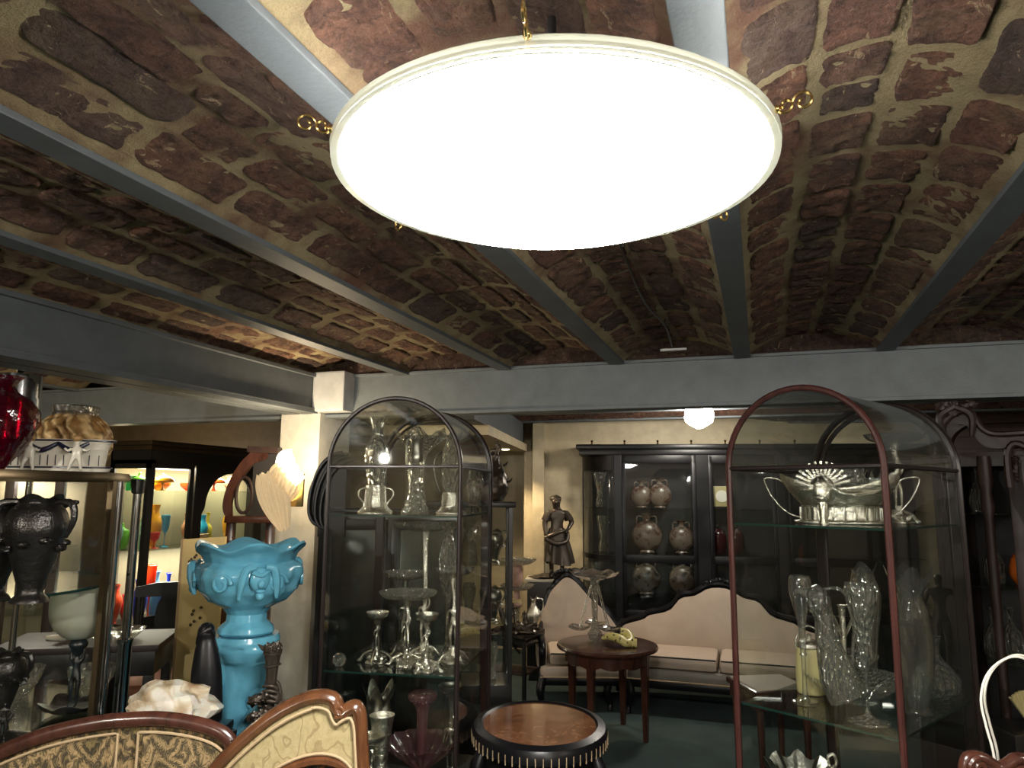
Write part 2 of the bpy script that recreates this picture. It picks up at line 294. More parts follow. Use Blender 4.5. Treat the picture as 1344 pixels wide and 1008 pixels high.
# ---------------------------------------------------------------- mesh tools
class MB:
    def __init__(s): s.v = []; s.f = []
    def add(s, vs, fs, mt=None):
        o = len(s.v)
        s.v += [tuple(mt @ V(p)) if mt else tuple(p) for p in vs]; s.f += [tuple(i + o for i in f) for f in fs]; return s
    def box(s, x0, y0, z0, x1, y1, z1, bev=0, mt=None):
        if bev <= 0:
            vs = [(x, y, z) for x in (x0, x1) for y in (y0, y1) for z in (z0, z1)]
            return s.add(vs, [(0, 1, 3, 2), (4, 6, 7, 5), (0, 4, 5, 1), (2, 3, 7, 6), (0, 2, 6, 4), (1, 5, 7, 3)], mt)
        bev = min(bev, abs(x1 - x0) * .45, abs(y1 - y0) * .45, abs(z1 - z0) * .45)
        b = bmesh.new(); bmesh.ops.create_cube(b, size=1)
        for q in b.verts: q.co = V(((x0 + x1) / 2 + q.co.x * (x1 - x0), (y0 + y1) / 2 + q.co.y * (y1 - y0), (z0 + z1) / 2 + q.co.z * (z1 - z0)))
        bmesh.ops.bevel(b, geom=b.edges[:], offset=bev, segments=2, affect='EDGES', profile=.6)
        b.verts.index_update(); s.add([q.co.copy() for q in b.verts], [[q.index for q in f.verts] for f in b.faces], mt); b.free(); return s
    def lathe(s, prof, n=32, c=(0, 0, 0), flute=None, rim=None, a0=0, a1=2 * pi, sx=1, sy=1, cap=True, mt=None):
        """prof: (r, z) from bottom to top; flute (k, amp, z0, z1); rim (k, amp, z0) waves the edge"""
        full = abs(a1 - a0 - 2 * pi) < 1e-6; m = n if full else n + 1; vs = []; fs = []
        zt = max(p[1] for p in prof)
        for (r, z) in prof:
            for i in range(m):
                a = a0 + (a1 - a0) * i / n; rr = r; zz = z
                if flute and flute[2] <= z <= flute[3]: rr *= 1 + flute[1] * cos(flute[0] * a)
                if rim and z >= rim[2]:
                    t = (z - rim[2]) / max(1e-6, zt - rim[2]); zz += rim[1] * t * cos(rim[0] * a); rr *= 1 + rim[1] * 1.5 * t * cos(rim[0] * a)
                vs.append((c[0] + rr * cos(a) * sx, c[1] + rr * sin(a) * sy, c[2] + zz))
        for j in range(len(prof) - 1):
            for i in range(n):
                a = j * m + i; b = j * m + (i + 1) % m; fs.append((a, b, b + m, a + m))
        if cap and full:
            if prof[0][0] > 1e-4: fs.append(tuple(range(m))[::-1])
            if prof[-1][0] > 1e-4: fs.append(tuple(range((len(prof) - 1) * m, len(prof) * m)))
        return s.add(vs, fs, mt)
    def tube(s, pts, r, n=8, closed=False, sm=0, flat=1, mt=None):
        pts = [V(p) for p in pts]; rs = list(r) if hasattr(r, '__len__') else [r] * len(pts)
        if sm:
            P = []; R = []; L = len(pts)
            for i in range(L if closed else L - 1):
                g = (lambda k: pts[k % L]) if closed else (lambda k: pts[max(0, min(L - 1, k))])
                p0, p1, p2, p3 = g(i - 1), g(i), g(i + 1), g(i + 2)
                for k in range(sm):
                    t = k / sm
                    P.append(.5 * ((2 * p1) + (p2 - p0) * t + (2 * p0 - 5 * p1 + 4 * p2 - p3) * t * t + (3 * p1 - p0 - 3 * p2 + p3) * t ** 3))
                    R.append(rs[i] * (1 - t) + rs[(i + 1) % L] * t)
            if not closed: P.append(pts[-1]); R.append(rs[-1])
            pts, rs = P, R
        L = len(pts); vs = []; fs = []; up = None
        for i in range(L):
            if closed: t = (pts[(i + 1) % L] - pts[i - 1])
            else: t = pts[min(i + 1, L - 1)] - pts[max(i - 1, 0)]
            if t.length < 1e-9: t = V((0, 0, 1))
            t.normalize()
            if up is None: up = V((0, 0, 1)) if abs(t.z) < .9 else V((0, 1, 0))
            sd = t.cross(up)
            if sd.length < 1e-6: sd = t.orthogonal()
            sd.normalize(); up = sd.cross(t).normalized()
            for k in range(n):
                a = 2 * pi * k / n + pi / n; vs.append(pts[i] + sd * cos(a) * rs[i] + up * sin(a) * rs[i] * flat)
        for i in range(L if closed else L - 1):
            for k in range(n):
                a = i * n + k; b = i * n + (k + 1) % n; j = ((i + 1) % L) * n
                fs.append((a, b, j + (k + 1) % n, j + k))
        if not closed: fs += [tuple(range(n))[::-1], tuple(range((L - 1) * n, L * n))]
        return s.add(vs, fs, mt)
    def slab(s, poly, y0, y1, mt=None):
        """outline in x,z pushed from y0 to y1"""
        n = len(poly); vs = [(x, y0, z) for x, z in poly] + [(x, y1, z) for x, z in poly]
        fs = [tuple(range(n)), tuple(range(n, 2 * n))[::-1]] + [(i, i + n, (i + 1) % n + n, (i + 1) % n) for i in range(n)]
        return s.add(vs, fs, mt)
    def disc(s, poly, z0, z1, mt=None):
        n = len(poly); vs = [(x, y, z0) for x, y in poly] + [(x, y, z1) for x, y in poly]
        fs = [tuple(range(n))[::-1], tuple(range(n, 2 * n))] + [(i, (i + 1) % n, (i + 1) % n + n, i + n) for i in range(n)]
        return s.add(vs, fs, mt)
    def ball(s, c, r, sx=1, sy=1, sz=1, seg=14, rings=9, rough=0, fr=8, mt=None):
        vs = []; fs = []
        for j in range(rings + 1):
            for i in range(seg):
                p = V((sin(pi * j / rings) * cos(2 * pi * i / seg), sin(pi * j / rings) * sin(2 * pi * i / seg), -cos(pi * j / rings)))
                k = 1 + (rough * noise.noise((p + V(c) * 3) * fr * .3) if rough else 0)
                vs.append((c[0] + p.x * r * sx * k, c[1] + p.y * r * sy * k, c[2] + p.z * r * sz * k))
        for j in range(rings):
            for i in range(seg):
                a = j * seg + i; b = j * seg + (i + 1) % seg; fs.append((a, b, b + seg, a + seg))
        return s.add(vs, fs, mt)
    def grid(s, nx, ny, fn):
        vs = [fn(i / nx, j / ny) for j in range(ny + 1) for i in range(nx + 1)]
        return s.add(vs, [(j * (nx + 1) + i, j * (nx + 1) + i + 1, (j + 1) * (nx + 1) + i + 1, (j + 1) * (nx + 1) + i) for j in range(ny) for i in range(nx)])
    def build(s, name, mat, parent=None, smooth=True, loc_=None, rz=0, label=None, kind=None, angle=40):
        me = bpy.data.meshes.new(name); me.from_pydata(s.v, [], s.f)
        bm = bmesh.new(); bm.from_mesh(me); bmesh.ops.recalc_face_normals(bm, faces=bm.faces); bm.to_mesh(me); bm.free()
        if smooth:
            for p in me.polygons: p.use_smooth = True
            try: me.set_sharp_from_angle(angle=radians(angle))
            except Exception: pass
        me.materials.append(M[mat] if isinstance(mat, str) else mat)
        o = bpy.data.objects.new(name, me); COL.objects.link(o)
        if parent: o.parent = parent
        if loc_ is not None: o.location = loc_
        if rz: o.rotation_euler.z = radians(rz)
        if label: o['label'] = label
        if kind: o['kind'] = kind
        return o
def thing(name, label, cat, p=(0, 0, 0), rz=0, group=None, scale=None):
    o = bpy.data.objects.new(name, None); COL.objects.link(o); o.empty_display_size = .05
    o.location = p; o.rotation_euler = (0, 0, radians(rz)); o['label'] = label; o['category'] = cat
    if group: o['group'] = group
    if scale: o.scale = (scale,) * 3 if not hasattr(scale, '__len__') else scale
    return o
def tag(o, label, cat, group=None):
    o['label'] = label; o['category'] = cat
    if group: o['group'] = group
    return o
def struct(o): o['kind'] = 'structure'; return o
def dup(root, p, rz=0, label=None, group=None, scale=None):
    r = root.copy(); COL.objects.link(r); r.location = p; r.rotation_euler = (0, 0, radians(rz))
    if label: r['label'] = label
    if group: r['group'] = group
    if scale: r.scale = (scale,) * 3
    for ch in list(root.children):
        c = ch.copy(); COL.objects.link(c); c.parent = r
        for g in list(ch.children):
            d = g.copy(); COL.objects.link(d); d.parent = c
    return r
def skin(name, mat, joints, bones, parent=None, sub=1, loc_=None, rz=0, label=None, tilt=None):
    """joints {key: (x,y,z,r[,ry])}; bones [(a,b),...]; first joint is the root"""
    keys = list(joints); b = bmesh.new(); lay = b.verts.layers.skin.verify(); vv = {}
    for k in keys:
        j = joints[k]; q = b.verts.new(j[:3]); q[lay].radius = (j[3], j[4] if len(j) > 4 else j[3]); q[lay].use_root = (k == keys[0]); vv[k] = q
    for a, c in bones: b.edges.new((vv[a], vv[c]))
    me = bpy.data.meshes.new(name); b.to_mesh(me); b.free()
    me.materials.append(M[mat] if isinstance(mat, str) else mat)
    o = bpy.data.objects.new(name, me); COL.objects.link(o)
    sk = o.modifiers.new('skin', 'SKIN'); sk.use_smooth_shade = True; sk.branch_smoothing = .4
    if sub: ss = o.modifiers.new('sub', 'SUBSURF'); ss.levels = sub; ss.render_levels = sub
    if parent: o.parent = parent
    if loc_ is not None: o.location = loc_
    if rz: o.rotation_euler.z = radians(rz)
    if label: o['label'] = label
    return o
def arc(cx, cz, r, a0, a1, n, y=0, rz_=None):
    rr = rz_ or r
    return [(cx + r * cos(a0 + (a1 - a0) * i / n), y, cz + rr * sin(a0 + (a1 - a0) * i / n)) for i in range(n + 1)]
def spiral(c, r0, r1, a0, turns, n=16, ax='xz'):
    out = []
    for i in range(n + 1):
        t = i / n; r = r0 + (r1 - r0) * t; a = a0 + turns * 2 * pi * t
        out.append(V((c[0] + r * cos(a), c[1], c[2] + r * sin(a))) if ax == 'xz' else V((c[0], c[1] + r * cos(a), c[2] + r * sin(a))))
    return out

# ---------------------------------------------------------------- the setting: floor, walls, vaulted ceiling
ZB, SP, YC = 2.55, .694, 4.125
JX = [-2.831 + SP * k for k in range(9)]               # joist axes; the first is taken by the girder
JX = [-2.835, -2.14, -1.447, -.757, -.064, .645, 1.335, 2.03, 2.72]
struct(MB().box(-7, -3, -.05, 3.6, 12, 0).build('floor', 'carpet', smooth=False))
struct(MB().box(-7.1, -3, 0, -7, 12, 2.9).build('wall_left', 'dark_wall', smooth=False))
struct(MB().box(3.2, -3, 0, 3.3, 12, 2.9).build('wall_right', 'dark_wall', smooth=False))
struct(MB().box(-7.1, -3.1, 0, 3.3, -3, 2.9).build('wall_front', 'dark_wall', smooth=False))
struct(MB().box(-7.1, 6.45, 0, -3.3, 6.55, 2.9).build('wall_bay', 'dark_wall', smooth=False))
pw = loc(703, 0, 7.9)                                   # corner of the cream rear wall
wr = struct(MB().box(0, 0, 0, 6.5, .12, 2.9).box(-.02, -.16, 0, .10, 0, 2.9).build('wall_back', 'cream_wall', smooth=False, loc_=pw, rz=11))
struct(MB().box(-3.0, .9, 0, .02, 1.0, 2.9).box(-.13, 0, 0, -.02, .95, 2.9).build('wall_recess', 'cream_wall', smooth=False, loc_=pw, rz=11))

RISE = .105
def vault(i, u, y, jx=None):
    jx = jx or JX
    a, b = jx[i] + .036, jx[i + 1] - .036
    x = a + (b - a) * u
    z = ZB + .012 + RISE * (1 - (2 * u - 1) ** 2) ** .8
    du = 1e-3; u2 = min(1 - 1e-4, u + du); u1 = max(1e-4, u - du)
    dz = RISE * ((1 - (2 * u2 - 1) ** 2) ** .8 - (1 - (2 * u1 - 1) ** 2) ** .8) / ((u2 - u1) * (b - a))
    n = V((dz, 0, -1)).normalized()                      # points down into the room
    return V((x, y, z)), n
ceil_mb = MB()
for i in range(len(JX) - 1):
    def fn(u, v, i=i):
        y = -3 + v * (YC + 3.02); p, n = vault(i, u, y)
        k = noise.noise(p * 6) * .006 + noise.noise(p * 23) * .004
        return p + n * k * (1 if 0.02 < u < .98 else .2)
    ceil_mb.grid(20, 230 if 0 < i < 7 else 60, fn)
ceiling = struct(ceil_mb.build('ceiling', 'mortar'))
roof = struct(MB().box(-7.1, -3.1, 2.86, 3.3, 12, 2.95).build('ceiling_slab', 'mortar', smooth=False))

def brick_mb(i, u0, u1, y0, y1, seed, nx=6, ny=8, jx=None, swap=False):
    mb = MB(); rs = random.Random(seed); lift = rs.uniform(.003, .010); tl = rs.uniform(-.004, .004); tw = rs.uniform(-.012, .012)
    def fn(s, t):
        e = min(s, 1 - s, t, 1 - t)                      # 0 on the border
        wob = noise.noise(V((s * 3 + seed, t * 3, seed * .37))) * .09
        cs, ct = s - .5, t - .5
        corner = 1 - .16 * (abs(cs * 2) ** 4 * abs(ct * 2) ** 4)
        ss = .5 + cs * corner * (1 + wob) ; tt = .5 + ct * corner * (1 + noise.noise(V((s * 3, t * 4 + seed, 5.1))) * .1)
        u = u0 + (u1 - u0) * (ss + tw * ct * 2); y = y0 + (y1 - y0) * tt
        p, n = vault(i, max(.01, min(.99, u)), y, jx)
        h = -.008 if e < 1e-6 else lift + tl * cs * 2 + noise.noise(p * 22) * .007 + noise.noise(p * 62) * .006 + noise.noise(p * 130) * .003
        return p + n * h
    return mb.grid(nx, ny, fn)
cells = []
for i in range(len(JX) - 1):
    rs = random.Random(100 + i)
    rows = 4 if i in (4, 5, 3) else 5
    ln = (.30, .30, .33, .26, .21, .21, .24, .28)[i]
    us = [0.02 + .96 * k / rows for k in range(rows + 1)]
    for r in range(rows):
        y = -1.2 + rs.uniform(0, ln)
        while y < YC - .06:
            L = ln * rs.choice((.55, .9, 1, 1, 1.1, 1.2)); gap = rs.uniform(.010, .026)
            y1 = min(y + L, YC - .02)
            g = rs.uniform(.02, .07)
            if y1 - y > .07:
                du = (us[r + 1] - us[r])
                cells.append((i, us[r] + du * g + rs.uniform(-.012, .012), us[r + 1] - du * g + rs.uniform(-.012, .012), y, y1, rs.random() * 50))
            y = y1 + gap
def screen_size(c):
    p, n = vault(c[0], (c[1] + c[2]) / 2, (c[3] + c[4]) / 2)
    q = m3.transposed() @ (p - CAMP)
    if q.z > -.2: return 0
    x = 672 - FPX * q.x / q.z; y = 504 + FPX * q.y / q.z
    if x < -120 or x > 1460 or y < -160 or y > 560: return 0
    return 1 / q.length ** 2
cells.sort(key=screen_size, reverse=True)
rest = MB()
for k, c in enumerate(cells):
    if k < 300: (brick_mb(*c, nx=12, ny=18) if k < 170 else brick_mb(*c, nx=7, ny=10)).build('brick', 'brick', ceiling, angle=70)
    elif c[3] > -.6: b = brick_mb(*c, nx=3, ny=4); rest.add(b.v, b.f)
rest.build('brick_remainder', 'brick', ceiling, kind='stuff', angle=70)

# steel joists: web, lower flange
for k, x in enumerate(JX[1:-1]):
    MBj = MB().box(x - .043, -3, ZB - .006, x + .043, YC - .01, ZB + .012, .003).box(x - .008, -3, ZB + .01, x + .008, YC - .01, ZB + .2)
    struct(MBj.build('trim_%d' % (k + 1), 'joist', smooth=False))
# cross girder with flanges, seen in front; the left girder beside the bay
cg = MB().box(-7, YC, 2.30, 3.2, YC + .05, 2.55).box(-7, YC - .02, 2.285, 3.2, YC + .11, 2.305, .003).box(-7, YC - .02, 2.548, 3.2, YC + .11, 2.565, .003)
struct(cg.build('trim_8', 'beam', smooth=False))
lg = MB().box(-2.775, -3, 2.33, -2.735, YC - .03, 2.545).box(-2.96, -3, 2.33, -2.92, YC - .03, 2.545).box(-2.98, -3, 2.325, -2.71, YC - .03, 2.338, .003) \
    .box(-2.84, -3, 2.305, -2.71, YC - .03, 2.326, .003).box(-2.98, -3, 2.305, -2.86, YC - .03, 2.326, .003).box(-2.98, -3, 2.54, -2.71, YC - .03, 2.562, .003)
struct(lg.build('trim_9', 'joist', smooth=False))  # darker paint copy stands in for the shade on the left girder
# fillet closing each vault on the girder
struct(MB().box(-2.7, YC - .008, 2.56, 3.1, YC + .02, 2.75).build('trim_10', 'brick', smooth=False))
# column and its plaster cap
struct(MB().box(-3.0, 4.05, 0, -2.70, 4.42, 2.31, .004).build('wall_column', 'white_wall', smooth=False))
cap = MB().grid(1, 1, lambda u, v: (0, 0, 0)); cap = MB()
cap.box(-2.735, 4.0, 2.315, -2.50, 4.2, 2.575, .012).box(-2.765, 4.03, 2.30, -2.70, 4.12, 2.52, .02)
struct(cap.build('trim_11', 'patch', smooth=False))

# left bay: joists and vaults go on, the girder line continues
LX = [-2.835 - SP * k for k in range(7)][::-1]
lb = MB()
for i in range(len(LX) - 1):
    lb.grid(10, 60, lambda u, v, i=i: (lambda q: q[0] + q[1] * (noise.noise(q[0] * 7) * .012))(vault(i, u, -1 + v * (YC + 1.02), LX)))
lc = struct(lb.build('ceiling_bay', 'mortar'))
st = MB()
for i in range(len(LX) - 1):
    for r in range(5):
        y = 1.0 + random.random() * .3
        while y < YC - .1:
            b = brick_mb(i, .03 + r * .19, .03 + r * .19 + .165, y, y + .27, random.random() * 40, 3, 4, LX); st.add(b.v, b.f); y += .305
st.build('brick_field', 'brick', lc, kind='stuff', angle=70)
for k, x in enumerate(LX[:-1]):
    struct(MB().box(x - .043, -3, ZB - .006, x + .043, YC - .01, ZB + .012, .003).build('trim_%d' % (20 + k), 'beam', smooth=False))
# rear room: shallow vaults running across, between joists
fr = MB(); nj = 8; y0 = YC + .09
for k in range(nj):
    a = y0 + k * .78
    def fn(u, v, a=a):
        x = -7 + u * 10.2; y = a + .04 + v * .70; z = ZB + .012 + .09 * (1 - (2 * v - 1) ** 2)
        p = V((x, y, z)); return p - V((0, 0, noise.noise(p * 8) * .016 + noise.noise(p * 25) * .006))
    fr.grid(220, 7, fn)
struct(fr.build('ceiling_rear', 'brick', angle=80))
for k in range(nj + 1):
    a = y0 + k * .78
    struct(MB().box(-7, a - .045, ZB - .008, 3.2, a + .045, ZB + .012, .003).build('trim_%d' % (30 + k), 'beam', smooth=False))
# short dark girder over the recess, downlight in the soffit below it
pr = loc(687, 2.26, 7.75); pr.z = 0; pA_ = loc(640, 2.26, 5.7); RZ = math.degrees(atan2(pr.y - pA_.y, pr.x - pA_.x)) - 90
struct(MB().box(-.2, -2.6, 2.325, 0, -.02, 2.545).build('trim_40', 'joist', smooth=False, loc_=pr, rz=RZ))
struct(MB().box(-1.2, -2.2, 2.245, .03, .05, 2.322).build('trim_41', 'cream_wall', smooth=False, loc_=pr, rz=RZ))
q = loc(663, 2.24, 7.4); dl = MB().lathe([(0, -.004), (.035, -.004), (.045, .0), (.045, .006)], 20).build('downlight', 'shell', loc_=q); dl['label'] = 'small round recessed downlight in the cream soffit of the rear recess'; dl['category'] = 'light'
# ---------------------------------------------------------------- the big ceiling lamp
lt = thing('ceiling_lamp', 'large round white glass bowl lamp glowing under the brick vaults', 'lamp', LAMP)
R_ = LAMP_R
tilt = (0, 0)
bowl_prof = [(R_ * sin(a) / sin(1.0) * 1.0, -.085 * (cos(a) - cos(1.0)) / (1 - cos(1.0))) for a in [1.0 * k / 14 for k in range(14)]]
MB().lathe(bowl_prof + [(R_ * .965, -.004)], 72, cap=False).build('glass_bowl', 'bowl', lt)
MB().lathe([(R_ * .962, -.012), (R_ * 1.0, -.010), (R_ * 1.004, .004), (R_ * .985, .010), (R_ * .962, .004), (R_ * .962, -.012)], 72, cap=False).build('glass_rim', 'rimglass', lt, label='pale rim of the bowl')
MB().lathe([(0, .098), (.118, .098), (.122, .105), (.05, .118), (.008, .13), (.008, .29), (0, .29)], 32).build('reflector_plate', 'interior', lt)
MB().lathe([(0, .006), (R_ * .90, .006), (R_ * .90, .012), (0, .012)], 48).build('light_baffle', 'interior', lt)  # added unseen disc, keeps the bowl's upward glow off the vault
for k, a in enumerate((-140, -79, -14, 49, 100, 157)):
    a = radians(a); h = MB()
    s1 = [V((0, 0, .0)) + V((.0, 0, 0))]
    h.tube(spiral((.022, 0, .004), .019, .006, pi, 1.15, 16), [.0035] * 17, 6)
    h.tube(spiral((.058, 0, .002), .024, .007, pi, -1.2, 18), [.0032] * 19, 6)
    h.tube([(.003, 0, .004), (-.006, 0, -.004), (-.016, 0, -.010), (-.022, 0, -.004)], [.005, .006, .005, .004], 8, sm=3)
    h.ball((.004, 0, .0), .009)
    o = h.build('scroll_hook', 'brass', lt); o.location = (R_ * cos(a), R_ * sin(a), .004); o.rotation_euler.z = a; o.scale = (.68,) * 3
# cord hung from a hook in the vault down to the girder
pA = atp = V((-.40, 2.35, 2.655)); hk = MB()
c = thing('hanging_cable', 'thin dark cord from small hooks in the vault to the girder', 'cord')
Ya = loc(813, 2.63, 1); 
MB().tube([loc(813, 2.63, 2.33), loc(846, 2.60, 2.95), loc(873, 2.615, 3.45), loc(882, 2.585, 3.80)], .0045, 6, sm=5).build('cable', 'bronze', c)
for px, z, d in ((813, 2.635, 2.33), (873, 2.62, 3.45)):
    q = loc(px, z, d); MB().tube([q + V((0, 0, .03)), q + V((0, 0, .005)), q + RT * .012 - V((0, 0, .012)), q + RT * .018 + V((0, 0, .004))], .003, 6, sm=4).build('hook', 'chrome', c)
q = loc(884, 2.575, 3.84); MB().box(-.07, -.012, -.006, .07, .012, .006, .003, Matrix.Translation(q)).build('fixing_plate', 'patch', c)
# globe lamp of the rear room
g = thing('globe_lamp', 'small glowing white glass globe lamp under the rear room ceiling', 'lamp', loc(918, 2.37, 6.3))
MB().lathe([(0, .0), (.03, .005), (.10, .045), (.135, .075), (.142, .12), (.135, .185), (.115, .205)], 28, cap=False).build('glass_shade', 'globe', g)
MB().lathe([(.0, .205), (.115, .205), (.11, .215), (.05, .225), (.02, .23), (.02, .26), (0, .26)], 20).build('fitter', 'bronze', g)
g.scale = (.88,) * 3
# wall sconce: feathered glass fan on the column
s = thing('wall_sconce', 'glowing ribbed glass leaf sconce on the white column', 'lamp', loc(376, zat(640, 4.42), 4.34), YD, scale=1.22)
def leaf(w0, h0, x0, z0, x1, z1, n=9, bend=.10, ph=0, tip=.25):
    mb = MB()
    def fn(u, v):
        ww = w0 * (tip + (1 - tip) * sin(pi * min(1, v * .62 + .1))) 
        cx = x0 + (x1 - x0) * v; cz = z0 + (z1 - z0) * v
        dx, dz = (x1 - x0), (z1 - z0); L = hypot(dx, dz); nx, nz = -dz / L, dx / L
        o = (u - .5) * ww * 2
        return (cx + nx * o, -.03 - bend * sin(pi * v * .6) - .03 * cos((u - .5) * pi) + .006 * cos(u * 2 * pi * n), cz + nz * o + .006 * sin(u * 20))
    mb.grid(54, 12, fn); mb2 = MB(); mb2.v = mb.v + [(x, y + .006, z) for x, y, z in mb.v]; L = len(mb.v)
    mb2.f = mb.f + [tuple(i + L for i in f) for f in mb.f]; return mb2
leaf(.075, .2, .01, -.21, -.05, .06, 8, .10, tip=.02).build('lower_leaf', 'opaline', s, label='cream ribbed lower leaf')
leaf(.085, .2, -.01, -.06, .06, .07, 8, .13).build('side_leaf', 'opaline', s)
leaf(.085, .2, -.03, .03, .10, .10, 8, .15).build('upper_leaf', 'shell', s, label='glowing upper leaf')
MB().box(-.03, -.03, -.10, .09, -.005, .06, .006).build('wall_bracket', 'brass', s)

# ---------------------------------------------------------------- glass and silver makers
def bottle_prof(pts, k=1): return [(r * k, z * k) for r, z in pts]
SM = lambda pts, n=4: smooth_prof(pts, n)
def smooth_prof(pts, n=4):
    out = []; L = len(pts)
    for i in range(L - 1):
        p0, p1, p2, p3 = pts[max(0, i - 1)], pts[i], pts[i + 1], pts[min(L - 1, i + 2)]
        for k in range(n):
            t = k / n
            out.append(tuple(max(0, .5 * (2 * p1[j] + (p2[j] - p0[j]) * t + (2 * p0[j] - 5 * p1[j] + 4 * p2[j] - p3[j]) * t * t + (3 * p1[j] - p0[j] - 3 * p2[j] + p3[j]) * t ** 3)) if j == 0 else
                       .5 * (2 * p1[j] + (p2[j] - p0[j]) * t + (2 * p0[j] - 5 * p1[j] + 4 * p2[j] - p3[j]) * t * t + (3 * p1[j] - p0[j] - 3 * p2[j] + p3[j]) * t ** 3) for j in (0, 1)))
    out.append(pts[-1]); return out
def glassy(name, label, cat, p, prof, mat='crystal', n=32, flute=None, rim=None, rz=0, group=None, sx=1, sy=1):
    t = thing(name, label, cat, p, rz, group)
    MB().lathe(smooth_prof(prof, 4), n, cap=False, flute=flute, rim=rim, sx=sx, sy=sy).build('body', mat, t)
    return t
def silver_mount(t, r, h, mat='silver', claws=8, flare=1.5):
    mb = MB().lathe(smooth_prof([(r * flare, 0), (r * flare * .96, .008), (r * 1.15, .02), (r * .9, h * .45), (r * 1.0, h * .8), (r * 1.05, h)], 3), 28, cap=False, flute=(claws, .06, .008, h))
    for k in range(claws):
        a = 2 * pi * k / claws; mb.tube([(r * flare * cos(a), r * flare * sin(a), .006), (r * 1.2 * cos(a), r * 1.2 * sin(a), h * .3), (r * 1.1 * cos(a + .15), r * 1.1 * sin(a + .15), h * .9)], [.006, .005, .003], 6, sm=3)
    mb.build('silver_foot', mat, t)
def handle(t, pts, r=.005, mat='silver', nm='handle'):
    MB().tube(pts, r, 8, sm=5).build(nm, mat, t)
def fig(name, label, mat, p, h, rz=0, parent=None, pose='stand', arms=None, sub=1):
    """small sculpted human figure, one continuous skinned body"""
    k = h / 1.7
    J = dict(pelvis=(0, 0, .92, .13, .10), waist=(0, 0, 1.08, .105, .085), chest=(0, 0, 1.27, .145, .10), neck0=(0, 0, 1.41, .07), neck=(0, 0, 1.47, .05), head=(0, -.01, 1.56, .085, .095), crown=(0, -.01, 1.64, .07),
             hl=(.09, 0, .88, .10), kl=(.10, -.03, .50, .062), al=(.09, .0, .10, .038), fl=(.10, -.12, .03, .035),
             hr=(-.09, 0, .88, .10), kr=(-.10, -.05, .50, .062), ar=(-.09, .02, .10, .038), fr=(-.12, -.10, .03, .035),
             sl=(.17, 0, 1.36, .062), el=(.30, .03, 1.12, .042), wl=(.20, -.10, .95, .03), dl=(.16, -.14, .93, .032),
             sr=(-.17, 0, 1.36, .062), er=(-.25, .04, 1.10, .042), wr=(-.22, -.12, .93, .03), dr=(-.20, -.17, .90, .032))
    if arms: J.update(arms)
    B = [('pelvis', 'waist'), ('waist', 'chest'), ('chest', 'neck0'), ('neck0', 'neck'), ('neck', 'head'), ('head', 'crown'), ('pelvis', 'hl'), ('hl', 'kl'), ('kl', 'al'), ('al', 'fl'), ('pelvis', 'hr'), ('hr', 'kr'), ('kr', 'ar'), ('ar', 'fr'),
         ('chest', 'sl'), ('sl', 'el'), ('el', 'wl'), ('wl', 'dl'), ('chest', 'sr'), ('sr', 'er'), ('er', 'wr'), ('wr', 'dr')]
    J = {a: tuple(x * k for x in b) for a, b in J.items()}
    return skin(name, mat, J, B, parent, sub, p, rz, label)

